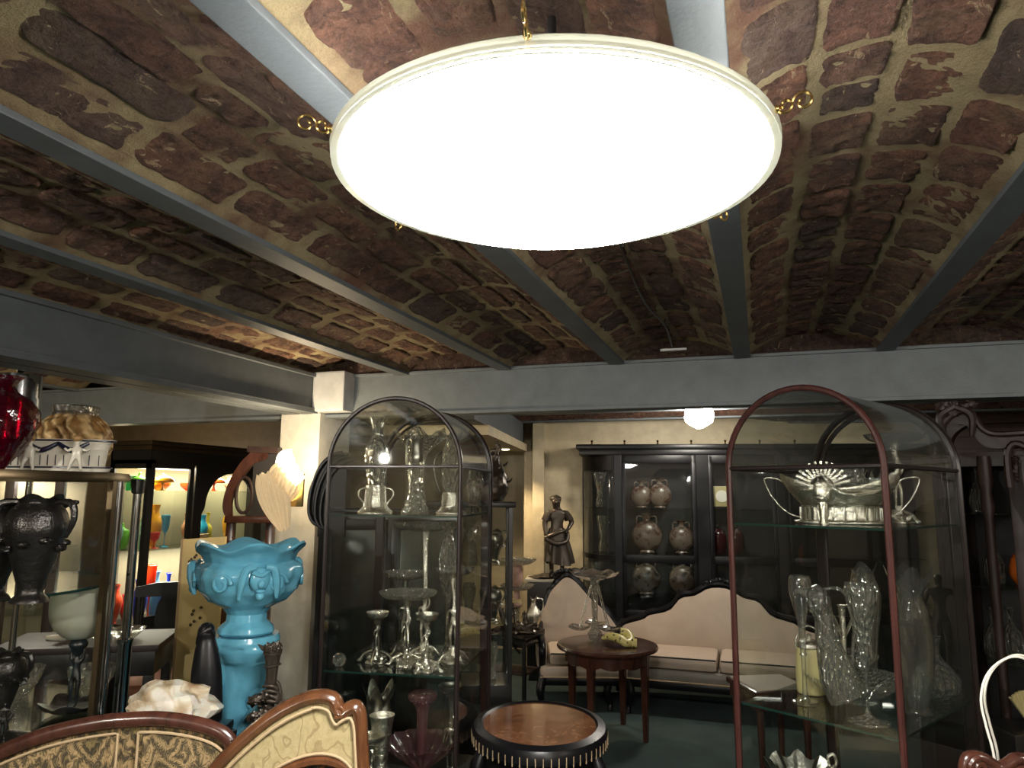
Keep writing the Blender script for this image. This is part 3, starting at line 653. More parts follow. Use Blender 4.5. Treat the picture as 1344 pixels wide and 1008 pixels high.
# ---------------------------------------------------------------- arched display cases
def arch_case(label, corner, rz, w_, D, zs, zbase, shelves, front_mat, back_mat, fr=.011):
    """corner = front right foot of the case; local x runs to the right along the front, y to the back"""
    t = thing('arched_display_case', label, 'display case', (corner.x, corner.y, 0), rz)
    h = w_ / 2
    pts = lambda y, r=h, z0=zbase: [(-w_ / 2 - r, y, z0), (-w_ / 2 - r, y, (z0 + zs) / 2)] + [(-w_ / 2 + r * cos(a), y, zs + r * sin(a)) for a in [pi - pi * i / 28 for i in range(29)]] + [(-w_ / 2 + r, y, (z0 + zs) / 2), (-w_ / 2 + r, y, z0)]
    MB().tube(pts(0), fr, 8).build('front_arch_frame', front_mat, t)
    MB().tube(pts(D), fr * 1.2, 8).tube(pts(D - .012, h - .035), fr * .9, 6).build('rear_arch_frame', back_mat, t)
    MB().tube([(-w_, 0, zs), (0, 0, zs)], fr * .75, 6).tube([(0, 0, zs), (0, D, zs)], fr * .75, 6).tube([(-w_, 0, zs), (-w_, D, zs)], fr * .75, 6).build('crossbar', back_mat, t)
    P0 = pts(0.0, h - .004); n = len(P0)
    # arched roof pane and side panes bent over the frames
    roofm = MB(); 
    for th in (0, .004):
        roofm.grid(28, 1, lambda u, v, th=th: (-w_ / 2 + (h - .002 - th) * cos(pi - pi * u), .004 + v * (D - .008), zs + (h - .002 - th) * sin(pi - pi * u)))
    roofm.build('curved_roof_pane', 'bent', t)
    for s_ in (0, -w_): MB().box(s_ - .002, .012, zbase, s_ + .002, D - .012, zs - .008).build('side_pane', 'pane', t, smooth=False)
    fp = [(-w_ / 2 + (h - .008) * cos(a), zs + (h - .008) * sin(a)) for a in [pi * i / 24 for i in range(25)]]
    MB().slab([(-.008, zbase)] + [(x, z) for x, z in fp] + [(-w_ + .008, zbase)], -.002, .002).build('front_pane', 'pane', t, smooth=False)
    MB().slab([(-.04, zbase)] + [(-w_ / 2 + (h - .04) * cos(a), zs + (h - .04) * sin(a)) for a in [pi * i / 24 for i in range(25)]] + [(-w_ + .04, zbase)], D - .02, D - .016).build('back_pane', 'pane', t, smooth=False)
    for s_ in (-.02, -w_ + .02): MB().box(s_ - .018, D - .022, zbase, s_ + .018, D - .002, zs).build('rear_post', back_mat, t, smooth=False)
    for z in shelves:
        sh = MB().box(-w_ + .012, .014, z - .008, -.012, D - .03, z).build('glass_shelf', 'shelf', t, smooth=False)
        MB().box(-w_ + .012, .0125, z - .008, -.012, .0138, z).box(-.0118, .014, z - .008, -.0108, D - .03, z).build('shelf_edge', 'shelf_edge', sh, smooth=False)
    b = MB().box(-w_ - .02, -.02, zbase - .07, .02, D + .02, zbase, .012).box(-w_ + .01, .01, .12, -.01, D - .01, zbase - .07, .004)
    b.build('base_cabinet', 'ebony', t)
    for x in (-w_ + .04, -.04):
        for y in (.04, D - .04): MB().lathe([(.02, 0), (.03, .03), (.022, .07), (.032, .12)], 12, (x, y, 0)).build('foot', 'ebony', t)
    return t
cL = loc(604, 1.8, 3.2); cR = loc(1163, 1.8, 2.5)
LW, LD, RWd, RD = .614, .66, .60, .76
arch_case('glass display case with dark arched frame beside the white column', cL, 8.9, LW, LD, 1.915, .50, (1.70, 1.03), 'darkframe', 'darkframe', .010)
arch_case('glass display case with red mahogany arched frame holding the silver centrepiece', cR, -29.1, RWd, RD, 1.905, .50, (1.69, 1.01), 'redframe', 'darkframe', .012)
def inL(u, v, z):  # u 0..1 left to right, v 0..1 front to back
    a = radians(8.9); x = -LW + u * LW; y = v * LD; return V((cL.x + x * cos(a) - y * sin(a), cL.y + x * sin(a) + y * cos(a), z))
def inR(u, v, z):
    a = radians(-29.1); x = -RWd + u * RWd; y = v * RD; return V((cR.x + x * cos(a) - y * sin(a), cR.y + x * sin(a) + y * cos(a), z))
# left case, top shelf: tall claret vases
t = glassy('claret_vase', 'tall pear shaped cut crystal vase on ornate silver foot, leftmost on upper shelf', 'vase', inL(.27, .25, 1.702), [(.03, .06), (.034, .12), (.05, .22), (.054, .28), (.044, .33), (.028, .365), (.026, .40), (.045, .45)], flute=(12, .03, .06, .36))
silver_mount(t, .042, .13, 'silver', 9, 1.9)
for sg in (-1, 1): handle(t, [(sg * .05, 0, .12), (sg * .085, 0, .11), (sg * .09, 0, .08), (sg * .06, 0, .04), (sg * .085, 0, .0)], .004)
t = glassy('cylinder_vase', 'slim cylindrical crystal vase standing behind the pear shaped one', 'vase', inL(.44, .62, 1.702), [(.03, .04), (.028, .10), (.03, .24), (.036, .31), (.04, .335)], flute=(10, .03, .05, .3))
silver_mount(t, .032, .06, 'silver', 7, 1.8)
t = thing('claret_jug', 'flaring fluted glass claret jug with dark silver neck and spout', 'jug', inL(.60, .22, 1.702))
MB().lathe(smooth_prof([(.066, .0), (.064, .008), (.048, .05), (.034, .12), (.028, .2), (.026, .25)], 4), 36, cap=False, flute=(16, .035, .0, .26)).build('body', 'crystal', t)
MB().lathe(smooth_prof([(.027, .24), (.031, .26), (.026, .29), (.028, .32), (.034, .345)], 3), 24, cap=False, rim=(2, .012, .32)).ball((0, 0, .37), .012).tube([(0, 0, .345), (0, 0, .40)], [.012, .002], 8).build('silver_neck', 'tarnish', t)
MB().tube([(-.03, 0, .34), (-.05, 0, .345), (-.055, 0, .31), (-.05, 0, .23), (-.03, 0, .2)], .004, 8, sm=5).build('handle', 'tarnish', t)
t = glassy('baluster_vase', 'bulging crystal vase with leaf collar and scrolled silver foot at right of upper shelf', 'vase', inL(.80, .48, 1.702), [(.028, .07), (.04, .12), (.052, .2), (.05, .27), (.034, .33), (.036, .36), (.05, .385)], flute=(14, .03, .08, .34), rim=(6, .014, .34))
silver_mount(t, .04, .10, 'silver', 8, 1.8); handle(t, [(-.045, 0, .3), (-.085, 0, .27), (-.09, 0, .18), (-.06, 0, .1)], .005, 'tarnish')
t = glassy('short_vase', 'short crystal vase near the right pane of upper shelf', 'vase', inL(.90, .86, 1.702), [(.022, 0), (.024, .03), (.04, .08), (.045, .15), (.036, .21), (.045, .25)], flute=(12, .03, .03, .2))
t = glassy('leaf_dish', 'large flared glass dish rising behind the pear shaped vase', 'dish', inL(.45, .74, 1.702), [(.04, 0), (.02, .02), (.016, .18), (.03, .27), (.08, .35), (.13, .40)], rim=(5, .03, .3))
# left case, middle shelf: figural comports
def comport(name, label, p, hgt, r, figm='tarnish', rz=0, two=None, dish='pressed', figrot=0, rimk=(10, .006)):
    t = thing(name, label, 'comport', p, rz)
    b = MB().lathe(smooth_prof([(.048, 0), (.046, .008), (.03, .018), (.016, .04), (.012, .07)], 3), 28, cap=False, flute=(4, .18, 0, .03))
    for k in range(4):
        a = pi / 4 + k * pi / 2; b.tube([(.02 * cos(a), .02 * sin(a), .05), (.055 * cos(a), .055 * sin(a), .035), (.075 * cos(a), .075 * sin(a), .008), (.088 * cos(a), .088 * sin(a), .010)], [.006, .006, .008, .005], 6, sm=4)
    b
    for k in range(8): b.ball((.036 * cos(k * .8), .036 * sin(k * .8), .024), .014, sz=.8, seg=8, rings=5, rough=.6, fr=20)
    b.build('foot', figm, t)
    fh = min(.22, hgt * .55)
    fig('figure', None, figm, (0, 0, .055), fh, figrot, t, arms=dict(el=(.22, -.02, 1.55, .042), wl=(.10, -.02, 1.78, .03), dl=(.06, 0, 1.86, .03)))
    MB().tube([(0, 0, .06 + fh * .7), (.004, 0, .06 + fh), (-.003, 0, hgt * .85), (0, 0, hgt - .01)], [.008, .010, .012, .02], 8, sm=4).build('stem', figm, t)
    MB().lathe(smooth_prof([(.012, hgt - .02), (r * .5, hgt - .012), (r * .85, hgt), (r, hgt + .02), (r * .98, hgt + .022), (r * .82, hgt + .006), (r * .4, hgt - .006), (0.002, hgt - .008)], 3), 40, cap=False, flute=(20, .02, hgt - .02, hgt + .03)).build('dish', dish, t)
    if two:
        z2, r2 = two; MB().lathe(smooth_prof([(.014, z2), (r2 * .6, z2 + .006), (r2, z2 + .026), (r2 * .95, z2 + .022), (.012, z2 + .006)], 3), 36, cap=False, flute=(18, .02, z2, z2 + .03)).build('lower_dish', dish, t)
    return t
comport('tall_comport', 'tallest silver figure comport with clear dish, centre of middle shelf', inL(.60, .5, 1.032), .60, .155, 'silver')
comport('medium_comport', 'silver figure comport with beaded glass dish, left on middle shelf', inL(.40, .62, 1.032), .36, .11, 'tarnish', 30)
comport('front_comport', 'low silver cherub comport with shallow crystal dish, at front of middle shelf', inL(.55, .25, 1.032), .30, .13, 'silver', -20)
comport('cherub_comport', 'small silver cherub stand with shell dish, left front of middle shelf', inL(.30, .3, 1.032), .20, .05, 'tarnish', 60, dish='silver')
comport('triton_comport', 'silver triton stand with little dish between the front comport and right pane', inL(.74, .12, 1.032), .22, .05, 'silver', 40, dish='silver')
comport('right_comport', 'silver figure comport at the right pane of middle shelf', inL(.86, .4, 1.032), .40, .09, 'silver', 10)
t = thing('crystal_lily', 'pear shaped crystal carafe hung with a pale drop above the middle dishes', 'carafe', inL(.72, .72, 1.032))
MB().lathe(smooth_prof([(.04, 0), (.012, .02), (.01, .2), (.03, .3), (.05, .4), (.035, .5), (.02, .56), (.03, .6)], 4), 28, cap=False, flute=(10, .04, .25, .6)).build('body', 'crystal', t)
t = thing('paperweight', 'small clear glass ball at the left front of middle shelf', 'paperweight', inL(.09, .12, 1.032)); MB().ball((0, 0, .03), .03, seg=20, rings=12).build('body', 'smooth', t)
# left case, floor
t = glassy('ruffled_vase', 'silver vase with ruffled lily rim at the bottom of the case', 'vase', inL(.33, .3, .502), [(.05, 0), (.045, .01), (.02, .04), (.022, .12), (.05, .2), (.062, .29), (.05, .36), (.07, .41)], 'tarnish', 40, rim=(5, .035, .33), flute=(5, .08, .2, .5))
t = glassy('silver_beaker', 'silver beaker with wide plain rim beside the ruffled vase', 'beaker', inL(.42, .14, .502), [(.05, 0), (.036, .02), (.028, .1), (.034, .2), (.048, .3), (.055, .335)], 'silver', 32)
t = comport('silver_figure_bowl', 'crouching silver figure holding a shell bowl, lowest left in the case', inL(.37, .08, .502), .24, .06, 'silver', dish='silver')
t = comport('side_silver_vase', 'silver leaf ornament behind the pink trumpet', inL(.84, .45, .502), .40, .06, 'tarnish', dish='tarnish')
t = thing('pink_epergne', 'pink glass epergne with ribbed trumpet rising from wide fluted bowl', 'epergne', inL(.66, .32, .502))
MB().lathe(smooth_prof([(.05, 0), (.02, .03), (.015, .06), (.05, .10), (.12, .155), (.172, .20)], 5), 96, cap=False, flute=(16, .06, .06, .3)).build('bowl', 'pink', t)
MB().lathe(smooth_prof([(.02, .12), (.022, .2), (.026, .3), (.034, .35), (.058, .375), (.064, .40), (.05, .41)], 4), 48, cap=False, flute=(20, .05, .33, .5)).build('trumpet', 'pink', t)
# right case, upper shelf: silver centrepiece
t = thing('silver_centrepiece', 'oval silver jardiniere with angular handles, fanned glass and gallery base', 'centrepiece', inR(.50, .42, 1.692), -9)
b = MB().lathe(smooth_prof([(.17, 0), (.172, .006), (.16, .012), (.145, .016), (.143, .06), (.15, .07)], 2), 56, sx=1.0, sy=.5, cap=False)
b.build('gallery_base', 'silver', t)
MB().lathe(smooth_prof([(.14, .07), (.16, .09), (.205, .14), (.215, .165), (.205, .165), (.15, .10)], 3), 56, sx=1, sy=.5, cap=False, rim=(2, .03, .12)).build('bowl', 'silver', t)
for k in range(22):
    a = 2 * pi * k / 22; MB().box(-.004, -.002, .014, .004, .002, .062, .001, Matrix.Translation((.150 * cos(a), .077 * sin(a), 0)) @ Matrix.Rotation(a + pi / 2, 4, 'Z')).build('gallery_bar', 'tarnish', t)
m_ = MB().ball((-.055, -.10, .125), .034, sz=1.35, sy=.5, seg=18); m_.build('boss', 'silver', t)
fan = MB()
for k in range(13):
    a = radians(15 + 150 * k / 12); fan.box(.045, -.0025, -.005, .105, .0025, .005, .001, Matrix.Translation((-.055, -.085, .14)) @ Matrix.Rotation(-a, 4, 'Y'))
fan.build('fan_rays', 'silver', t)
MB().tube([(-.055, -.095, .2), (0, -.11, .13), (.07, -.10, .11), (.15, -.06, .13), (.2, -.02, .15)], [.007, .008, .007, .006, .006], 8, sm=5).tube([(-.055, -.095, .08), (-.055, -.10, .02), (-.055, -.095, 0)], [.02, .012, .02], 8, sm=3).tube([(-.06, -.09, .15), (-.12, -.08, .13), (-.19, -.03, .16)], .006, 8, sm=5).build('ribbon_bands', 'silver', t)
for sg in (-1, 1):
    MB().tube([(sg * .15, 0, .02), (sg * .20, 0, .04), (sg * .255, 0, .10), (sg * .285, 0, .175), (sg * .24, 0, .178), (sg * .215, 0, .165)], .0065, 8, sm=3, flat=.5).build('handle', 'silver', t)
for (x, z, r) in ((-.12, .17, .05), (.03, .19, .07), (.12, .16, .06)):
    MB().lathe(smooth_prof([(.01, 0), (r * .6, .03), (r, .06)], 4), 36, cap=False, flute=(12, .08, .0, .1), rim=(12, .02, .02), mt=Matrix.Translation((x, .02, z - .05)) @ Matrix.Rotation(radians(25), 4, 'X')).build('shell_glass', 'pressed', t, label='clear fluted shell insert')
t = comport('glass_comport', 'silver stemmed glass comport standing behind the centrepiece', inR(.72, .75, 1.692), .34, .115, 'silver')
for (u, v, s_) in ((.26, .86, 1), (.36, .9, .95)):
    glassy('glass_tumbler', 'small clear tumbler at the back of the upper shelf, ' + ('left of two' if s_ == 1 else 'right of two'), 'glass', inR(u, v, 1.692), [(.02, 0), (.022, .005), (.026, .12), (.03, .2 * s_)], 'smooth', 24, group='tumblers behind the centrepiece')
# right case, middle shelf
glassy('tulip_goblet', 'tall clear tulip goblet with knobbed stem, left on middle shelf', 'glass', inR(.30, .25, 1.012), [(.05, 0), (.045, .006), (.012, .02), (.009, .16), (.014, .175), (.010, .19), (.016, .22), (.012, .24), (.016, .30), (.032, .37), (.043, .42), (.042, .46), (.036, .475)], 'smooth', 32)
t = thing('biscuit_barrel', 'beige ceramic biscuit barrel with silver lid and hooped handle', 'biscuit barrel', inR(.22, .45, 1.012))
MB().lathe(smooth_prof([(.05, 0), (.056, .01), (.058, .08), (.054, .15), (.046, .175)], 4), 32).build('body', 'beige', t)
MB().lathe(smooth_prof([(.047, .175), (.05, .18), (.044, .195), (.03, .205), (.008, .21), (.01, .222), (.002, .23)], 3), 28).build('lid', 'silver', t)
MB().tube([(-.05, 0, .17), (-.052, 0, .2), (-.03, 0, .245), (0, 0, .26), (.03, 0, .245), (.052, 0, .2), (.05, 0, .17)], .0035, 8, sm=4).build('handle', 'silver', t)
t = thing('branched_epergne', 'branched silver epergne hung with small glass trumpets', 'epergne', inR(.36, .62, 1.012))
b = MB().lathe(smooth_prof([(.06, 0), (.05, .01), (.015, .03), (.01, .1), (.012, .3), (.02, .34)], 3), 20, cap=False)
for k in range(5):
    a = k * 2 * pi / 5 + .3; b.tube([(0, 0, .2), (.06 * cos(a), .06 * sin(a), .30), (.10 * cos(a), .10 * sin(a), .27), (.11 * cos(a), .11 * sin(a), .12 + .04 * k)], .004, 6, sm=5); b.ball((.1 * cos(a), .1 * sin(a), .28), .008)
b.build('frame', 'silver', t)
MB().lathe(smooth_prof([(.01, .1), (.08, .11), (.12, .14), (.125, .15)], 3), 36, cap=False, flute=(16, .03, .1, .2)).build('glass_bowl', 'crystal', t)
t = thing('twisted_duck_jug', 'twisted clear glass claret jug shaped like a duck', 'jug', inR(.50, .2, 1.012))
MB().tube([(.06, 0, .06), (.03, 0, .12), (.0, 0, .24), (-.01, 0, .33), (-.03, 0, .41), (-.01, 0, .44)], [.075, .07, .045, .035, .045, .02], 20, sm=6).build('body', 'crystal', t)
MB().ball((-.03, 0, .385), .045, seg=18).tube([(-.05, 0, .41), (-.09, 0, .43), (-.11, 0, .415)], [.022, .014, .006], 10, sm=3).tube([(-.03, 0, .43), (.05, 0, .44), (.09, 0, .36), (.08, 0, .2), (.07, 0, .12)], .006, 8, sm=5).build('head_and_handle', 'crystal', t)
glassy('waisted_vase', 'tall clear vase with pinched waist and curled rim, back of middle shelf', 'vase', inR(.42, .8, 1.012), [(.05, 0), (.035, .03), (.04, .15), (.06, .3), (.065, .38), (.045, .45), (.055, .49)], 'smooth', 32, rim=(4, .02, .42))
glassy('fluted_vase', 'tall fluted clear glass vase on a thin silver stem', 'vase', inR(.74, .16, 1.012), [(.07, 0), (.03, .015), (.006, .04), (.006, .16), (.018, .24), (.035, .34), (.055, .44), (.05, .47), (.056, .475)], 'crystal', 36, flute=(12, .05, .2, .5))
glassy('flared_vase', 'wide flared clear vase with ruffled neck near the right pane', 'vase', inR(.86, .5, 1.012), [(.05, 0), (.04, .02), (.06, .12), (.07, .25), (.06, .36), (.045, .42), (.08, .50)], 'smooth', 36, rim=(4, .03, .4))
glassy('low_bowl', 'broad shallow cut glass bowl at the front of middle shelf', 'bowl', inR(.50, .45, 1.012), [(.05, 0), (.05, .01), (.10, .03), (.17, .08), (.18, .10)], 'crystal', 48, flute=(24, .02, .0, .2))
glassy('round_decanter', 'squat round glass decanter at the right of middle shelf', 'decanter', inR(.84, .82, 1.012), [(.05, 0), (.08, .03), (.085, .08), (.05, .13), (.02, .17), (.02, .22), (.03, .24)], 'crystal', 32, flute=(12, .03, .02, .14))
# right case, floor
t = thing('silver_basket', 'scalloped silver and glass basket at the bottom left of the case', 'basket', inR(.27, .2, .502))
MB().lathe(smooth_prof([(.06, 0), (.04, .02), (.03, .08), (.06, .15), (.105, .24), (.12, .29), (.10, .27), (.04, .2)], 3), 48, cap=False, flute=(12, .06, .1, .4), rim=(8, .015, .24)).build('bowl', 'tarnish', t)
MB().tube([(.11, 0, .28), (.13, 0, .31), (.12, 0, .34), (.10, 0, .32), (.115, 0, .27)], .006, 8, sm=4).build('handle', 'silver', t)
for k, (u, v, r, hh) in enumerate(((.62, .2, .045, .27), (.76, .3, .05, .28), (.62, .6, .06, .25))):
    glassy('cut_glass_jar', ('narrow cut glass jar beside the silver basket', 'wide cut glass jar in the right corner of the case floor', 'cut glass jar behind its two neighbours on the case floor')[k], 'jar', inR(u, v, .502), [(r, 0), (r, .01), (r * .9, .05), (r, .1), (r * 1.05, hh * .8), (r * .7, hh * .92), (r * .75, hh)], 'crystal', 28, flute=(14, .03, 0, .3))
t = thing('silver_sugar_box', 'silver lidded box with ball finial, bottom right of the case', 'box', inR(.90, .42, .502)); MB().lathe(smooth_prof([(.06, 0), (.045, .02), (.06, .08), (.07, .16), (.065, .2), (.03, .24), (.01, .26)], 3), 28).build('body', 'silver', t); MB().ball((0, 0, .285), .024).build('finial', 'silver', t)
# ---------------------------------------------------------------- furniture with shaped backs
def pl(px, py, d, px0, d0):
    """picture outline -> local x,z in a vertical plane facing the viewer whose origin is in column px0 at distance d0"""
    z = zat(py, d, px0) - .018
    return ((px - px0) * (d * .98875 + (z - 1.8) * .1494) / FPX, z)
def resample(P, n=5):
    out = []; L = len(P)
    for i in range(L - 1):
        p0, p1, p2, p3 = P[max(0, i - 1)], P[i], P[i + 1], P[min(L - 1, i + 2)]
        for k in range(n):
            t = k / n; out.append(tuple(.5 * (2 * p1[j] + (p2[j] - p0[j]) * t + (2 * p0[j] - 5 * p1[j] + 4 * p2[j] - p3[j]) * t * t + (3 * p1[j] - p0[j] - 3 * p2[j] + p3[j]) * t ** 3) for j in range(len(p1))))
    return out + [P[-1]]
DS = 2.26
# paisley settee
t = thing('settee', 'mahogany framed settee back covered in brown paisley fabric', 'settee', locg(120, DS, 0.95), YD)
P = resample([pl(a, b, DS, 120, DS) for a, b in ((-130, 1060), (-60, 1010), (0, 979), (60, 955), (120, 941), (165, 936), (205, 935), (250, 941), (283, 952), (299, 968), (304, 990), (300, 1015), (282, 1040))])
MB().tube([(x, 0, z) for x, z in P], .019, 10, flat=1.2).build('top_rail', 'mahogany', t)
MB().tube([(pl(165, 936, DS, 120, DS)[0], -.004, z) for z in (.95, .8, .6, .42)], .014, 8).build('centre_stile', 'mahogany', t)
bot = .45
poly = [(x, z - .008) for x, z in P] + [(P[-1][0] - .03, bot), (P[0][0], bot)]
MB().slab(poly, .0, .05).build('back_panel', 'paisley', t)
xs = pl(165, 936, DS, 120, DS)[0]
ins = lambda side: [(x, z - .032) for x, z in P if (x < xs - .03 if side < 0 else x > xs + .03)]
for sd in (-1, 1):
    q = ins(sd); mid = [(xs + sd * .03, bot + .02), (xs + sd * .03, (q[-1] if sd < 0 else q[0])[1])]
    pts = (q + [mid[1], mid[0], (q[0][0] + .03, bot + .02)]) if sd < 0 else ([mid[0], mid[1]] + [(x - .03 * max(0, (x - xs - .2) / .3), z) for x, z in q])
    cx = sum(p[0] for p in pts) / len(pts); cz = sum(p[1] for p in pts) / len(pts)
    MB().slab(pts, -.012, .0).slab([(cx + (x - cx) * .9, cz + (z - cz) * .9) for x, z in pts], -.024, -.011).build('padded_panel', 'paisley', t)
    MB().tube([(x, -.014, z) for x, z in pts], .004, 6, closed=True).build('piping', 'cord', t)
MB().box(-.62, -.50, .36, .33, .0, .46, .03).build('seat', 'paisley', t)
MB().box(-.64, -.52, .29, .35, .02, .36, .01).build('seat_rail', 'mahogany', t)
for x in (-.60, .31):
    for y in (-.50, -.02): MB().tube([(x, y, .30), (x, y - .02, .15), (x, y, 0)], [.03, .02, .016], 8, sm=3).build('leg', 'mahogany', t)
# cream floral armchair
DA = 2.22
t = thing('armchair', 'golden walnut armchair back in cream floral fabric with fretwork', 'armchair', locg(386, DA, 1.0), YD)
A = resample([pl(a, b, DA, 390, DA) for a, b in ((262, 1050), (278, 1015), (300, 985), (330, 955), (362, 929), (395, 911), (420, 905), (437, 909), (443, 920), (449, 927), (458, 921), (467, 919), (472, 930), (475, 955), (478, 985), (481, 1020), (478, 1050))], 5)
MB().tube([(x, 0, z) for x, z in A], .021, 10, flat=1.25).build('back_frame', 'walnut', t)
MB().tube(spiral((pl(446, 916, DA, 390, DA)[0], -.02, pl(446, 922, DA, 390, DA)[1]), .018, .004, -2.2, 1.2, 14), [.006] * 15, 8).build('scroll', 'walnut', t)
Bc = resample([pl(a, b, DA, 390, DA) for a, b in ((335, 1050), (350, 1012), (385, 988), (420, 978), (450, 983), (470, 1003), (476, 1030))], 5)
fab = [(x, z - .006) for x, z in A] + Bc[::-1]
MB().slab(fab, -.010, .03).build('back_panel', 'cream_floral', t)
cx = sum(p[0] for p in A) / len(A)
MB().tube([(x - .012 * (1 if x > cx else -1), -.020, z - .026) for x, z in A[2:-2]], .0045, 6).tube([(x, -.016, z) for x, z in Bc], .0045, 6).build('piping', 'cord', t)
MB().tube([(x, -.004, z - .02) for x, z in Bc], .016, 8, flat=1.3).build('fretwork_arch', 'walnut', t)
MB().tube([(x * .62 + .025, -.004, z - .085) for x, z in Bc], .011, 8).build('inner_arch', 'walnut', t)
for k in range(6):
    x0, z0 = Bc[4 + k * 4]; MB().tube([(x0, 0, z0 - .02), (x0 * .75 + .02, 0, z0 - .09)], .008, 6).build('fret_bar', 'walnut', t)
MB().box(-.24, -.46, .36, .22, -.02, .46, .03).build('seat', 'cream_floral', t)
MB().box(-.26, -.48, .28, .24, .02, .36, .01).build('seat_rail', 'walnut', t)
for x in (-.23, .21):
    for y in (-.44, -.01): MB().tube([(x, y, .30), (x, y - .02, .15), (x, y, 0)], [.03, .02, .016], 8, sm=3).build('leg', 'walnut', t)
for x in (-.25, .22): MB().box(x - .015, -.02, .3, x + .015, .02, .78, .006).build('back_post', 'walnut', t)

# ---------------------------------------------------------------- round glass cabinet at the left edge
C0 = locg(-53, 2.94, 1.8); CR_ = .60
t = thing('round_glass_cabinet', 'round glass cabinet with bronze top rim and chrome posts at the left edge', 'display cabinet', (C0.x, C0.y, 0))
MB().lathe([(CR_ - .03, 1.838), (CR_ + .004, 1.838), (CR_ + .006, 1.85), (CR_, 1.87), (CR_ - .03, 1.87), (CR_ - .03, 1.838)], 72, cap=False).build('top_rim', 'bronze_frame', t)
MB().lathe([(0, 1.868), (CR_ - .03, 1.868), (CR_ - .03, 1.868), (0, 1.868)], 72).build('glass_top', 'shelf', t)
MB().lathe([(CR_ - .012, .25), (CR_ - .012, 1.838)], 90, cap=False).build('curved_pane', 'pane', t)
for z in (1.425, .92):
    sh = MB().lathe([(0, z - .008), (CR_ - .03, z - .008), (CR_ - .03, z), (0, z)], 72).build('glass_shelf', 'shelf', t)
    MB().lathe([(CR_ - .031, z - .009), (CR_ - .029, z - .009), (CR_ - .029, z + .001), (CR_ - .031, z + .001), (CR_ - .031, z - .009)], 72, cap=False).build('shelf_edge', 'shelf_edge', sh)
MB().lathe([(CR_, .0), (CR_ + .01, .04), (CR_, .20), (CR_ + .01, .25), (0, .25)], 60).build('base', 'ebony', t)
for a in (-71, 12, -160, 100):
    a = radians(a + YD); MB().lathe([(.015, .25), (.015, 1.838)], 14, ((CR_ - .012) * cos(a), (CR_ - .012) * sin(a), 0)).build('post', 'chrome', t)
a = radians(4 + YD); MB().box(-.010, -.016, .25, .010, .016, 1.838, 0, Matrix.Translation(((CR_ - .01) * cos(a), (CR_ - .01) * sin(a), 0)) @ Matrix.Rotation(a, 4, 'Z')).build('frame_post', 'bronze_frame', t, smooth=False)
ZT = 1.872
KEEP = {o_.name for o_ in COL.objects}
def amphora(name, label, p, k=1, rz=0, mat='pewter'):
    t = thing(name, label, 'vase', p, rz)
    MB().lathe(smooth_prof([(.05 * k, 0), (.045 * k, .01 * k), (.032 * k, .03 * k), (.045 * k, .08 * k), (.07 * k, .16 * k), (.082 * k, .21 * k), (.07 * k, .255 * k), (.05 * k, .275 * k), (.062 * k, .295 * k)], 4), 36, cap=False, rim=(5, .008, .27 * k)).build('body', mat, t)
    for sg in (-1, 1):
        MB().tube([(sg * .05 * k, 0, .28 * k), (sg * .10 * k, -.01, .275 * k), (sg * .11 * k, -.01, .23 * k), (sg * .085 * k, 0, .18 * k)], [.008, .011, .009, .006], 8, sm=4).build('handle', mat, t)
    b = MB()
    for q in range(9):
        a = q * .7; b.ball((.074 * k * cos(a), .074 * k * sin(a), (.15 + .012 * (q % 3)) * k), .016, sz=.6, rough=.5, fr=20)
    b.build('flower_band', mat, t); return t
amphora('pewter_amphora', 'dark pewter amphora with applied flowers on the upper glass shelf', loc(38, 1.427, 2.523), 1.0, YD)
t = fig('nymph_figure', 'dark pewter nymph reaching up behind the amphora', 'pewter', loc(50, 1.427, 2.737), .30, YD, arms=dict(el=(.34, -.02, 1.5, .045), wl=(.52, -.06, 1.58, .035), dl=(.6, -.08, 1.55, .05))); tag(t, t['label'], 'figurine')
amphora('pewter_amphora', 'dark pewter vase cut off by the left picture edge, upper shelf', loc(-12, 1.427, 2.570), .95, YD + 40)
t = thing('frosted_tazza', 'frosted glass bowl raised on a dark bronze figure with leaf shaped tray', 'tazza', loc(95, .922, 3.070), YD)
MB().lathe(smooth_prof([(.012, .235), (.05, .245), (.088, .29), (.098, .34), (.096, .395)], 4), 40, cap=False).build('bowl', 'frosted', t)
MB().lathe(smooth_prof([(.0, .0), (.05, .004), (.075, .012), (.092, .03), (.088, .032), (.055, .018), (.0, .016)], 3), 40, cap=False, flute=(5, .12, .01, .04), rim=(5, .01, .02)).build('leaf_tray', 'pewter', t)
fig('figure', None, 'pewter', (0, 0, .015), .19, 0, t, arms=dict(el=(.2, 0, 1.6, .04), wl=(.1, 0, 1.85, .03), dl=(.06, 0, 1.95, .03), er=(-.2, 0, 1.6, .04), wr=(-.1, 0, 1.85, .03), dr=(-.06, 0, 1.95, .03)))
MB().lathe(smooth_prof([(.01, .18), (.02, .2), (.03, .22), (.016, .24)], 3), 18, cap=False).build('collar', 'pewter', t)
t = thing('leaf_tray', 'flat dark pewter leaf tray at the front of the lower glass shelf', 'tray', loc(42, .922, 2.642), YD)
MB().lathe(smooth_prof([(0, .0), (.08, .004), (.12, .02), (.115, .024), (.07, .01), (0, .008)], 3), 40, sx=1.15, sy=.8, flute=(6, .10, .0, .04), rim=(5, .01, .01), cap=False).build('dish', 'pewter', t)
fig('reclining_figure', None, 'pewter', (-.09, 0, .02), .11, 20, t)
amphora('pewter_amphora', 'small dark pewter vase at the left edge of the lower shelf', loc(2, .922, 2.999), .7, YD + 10)
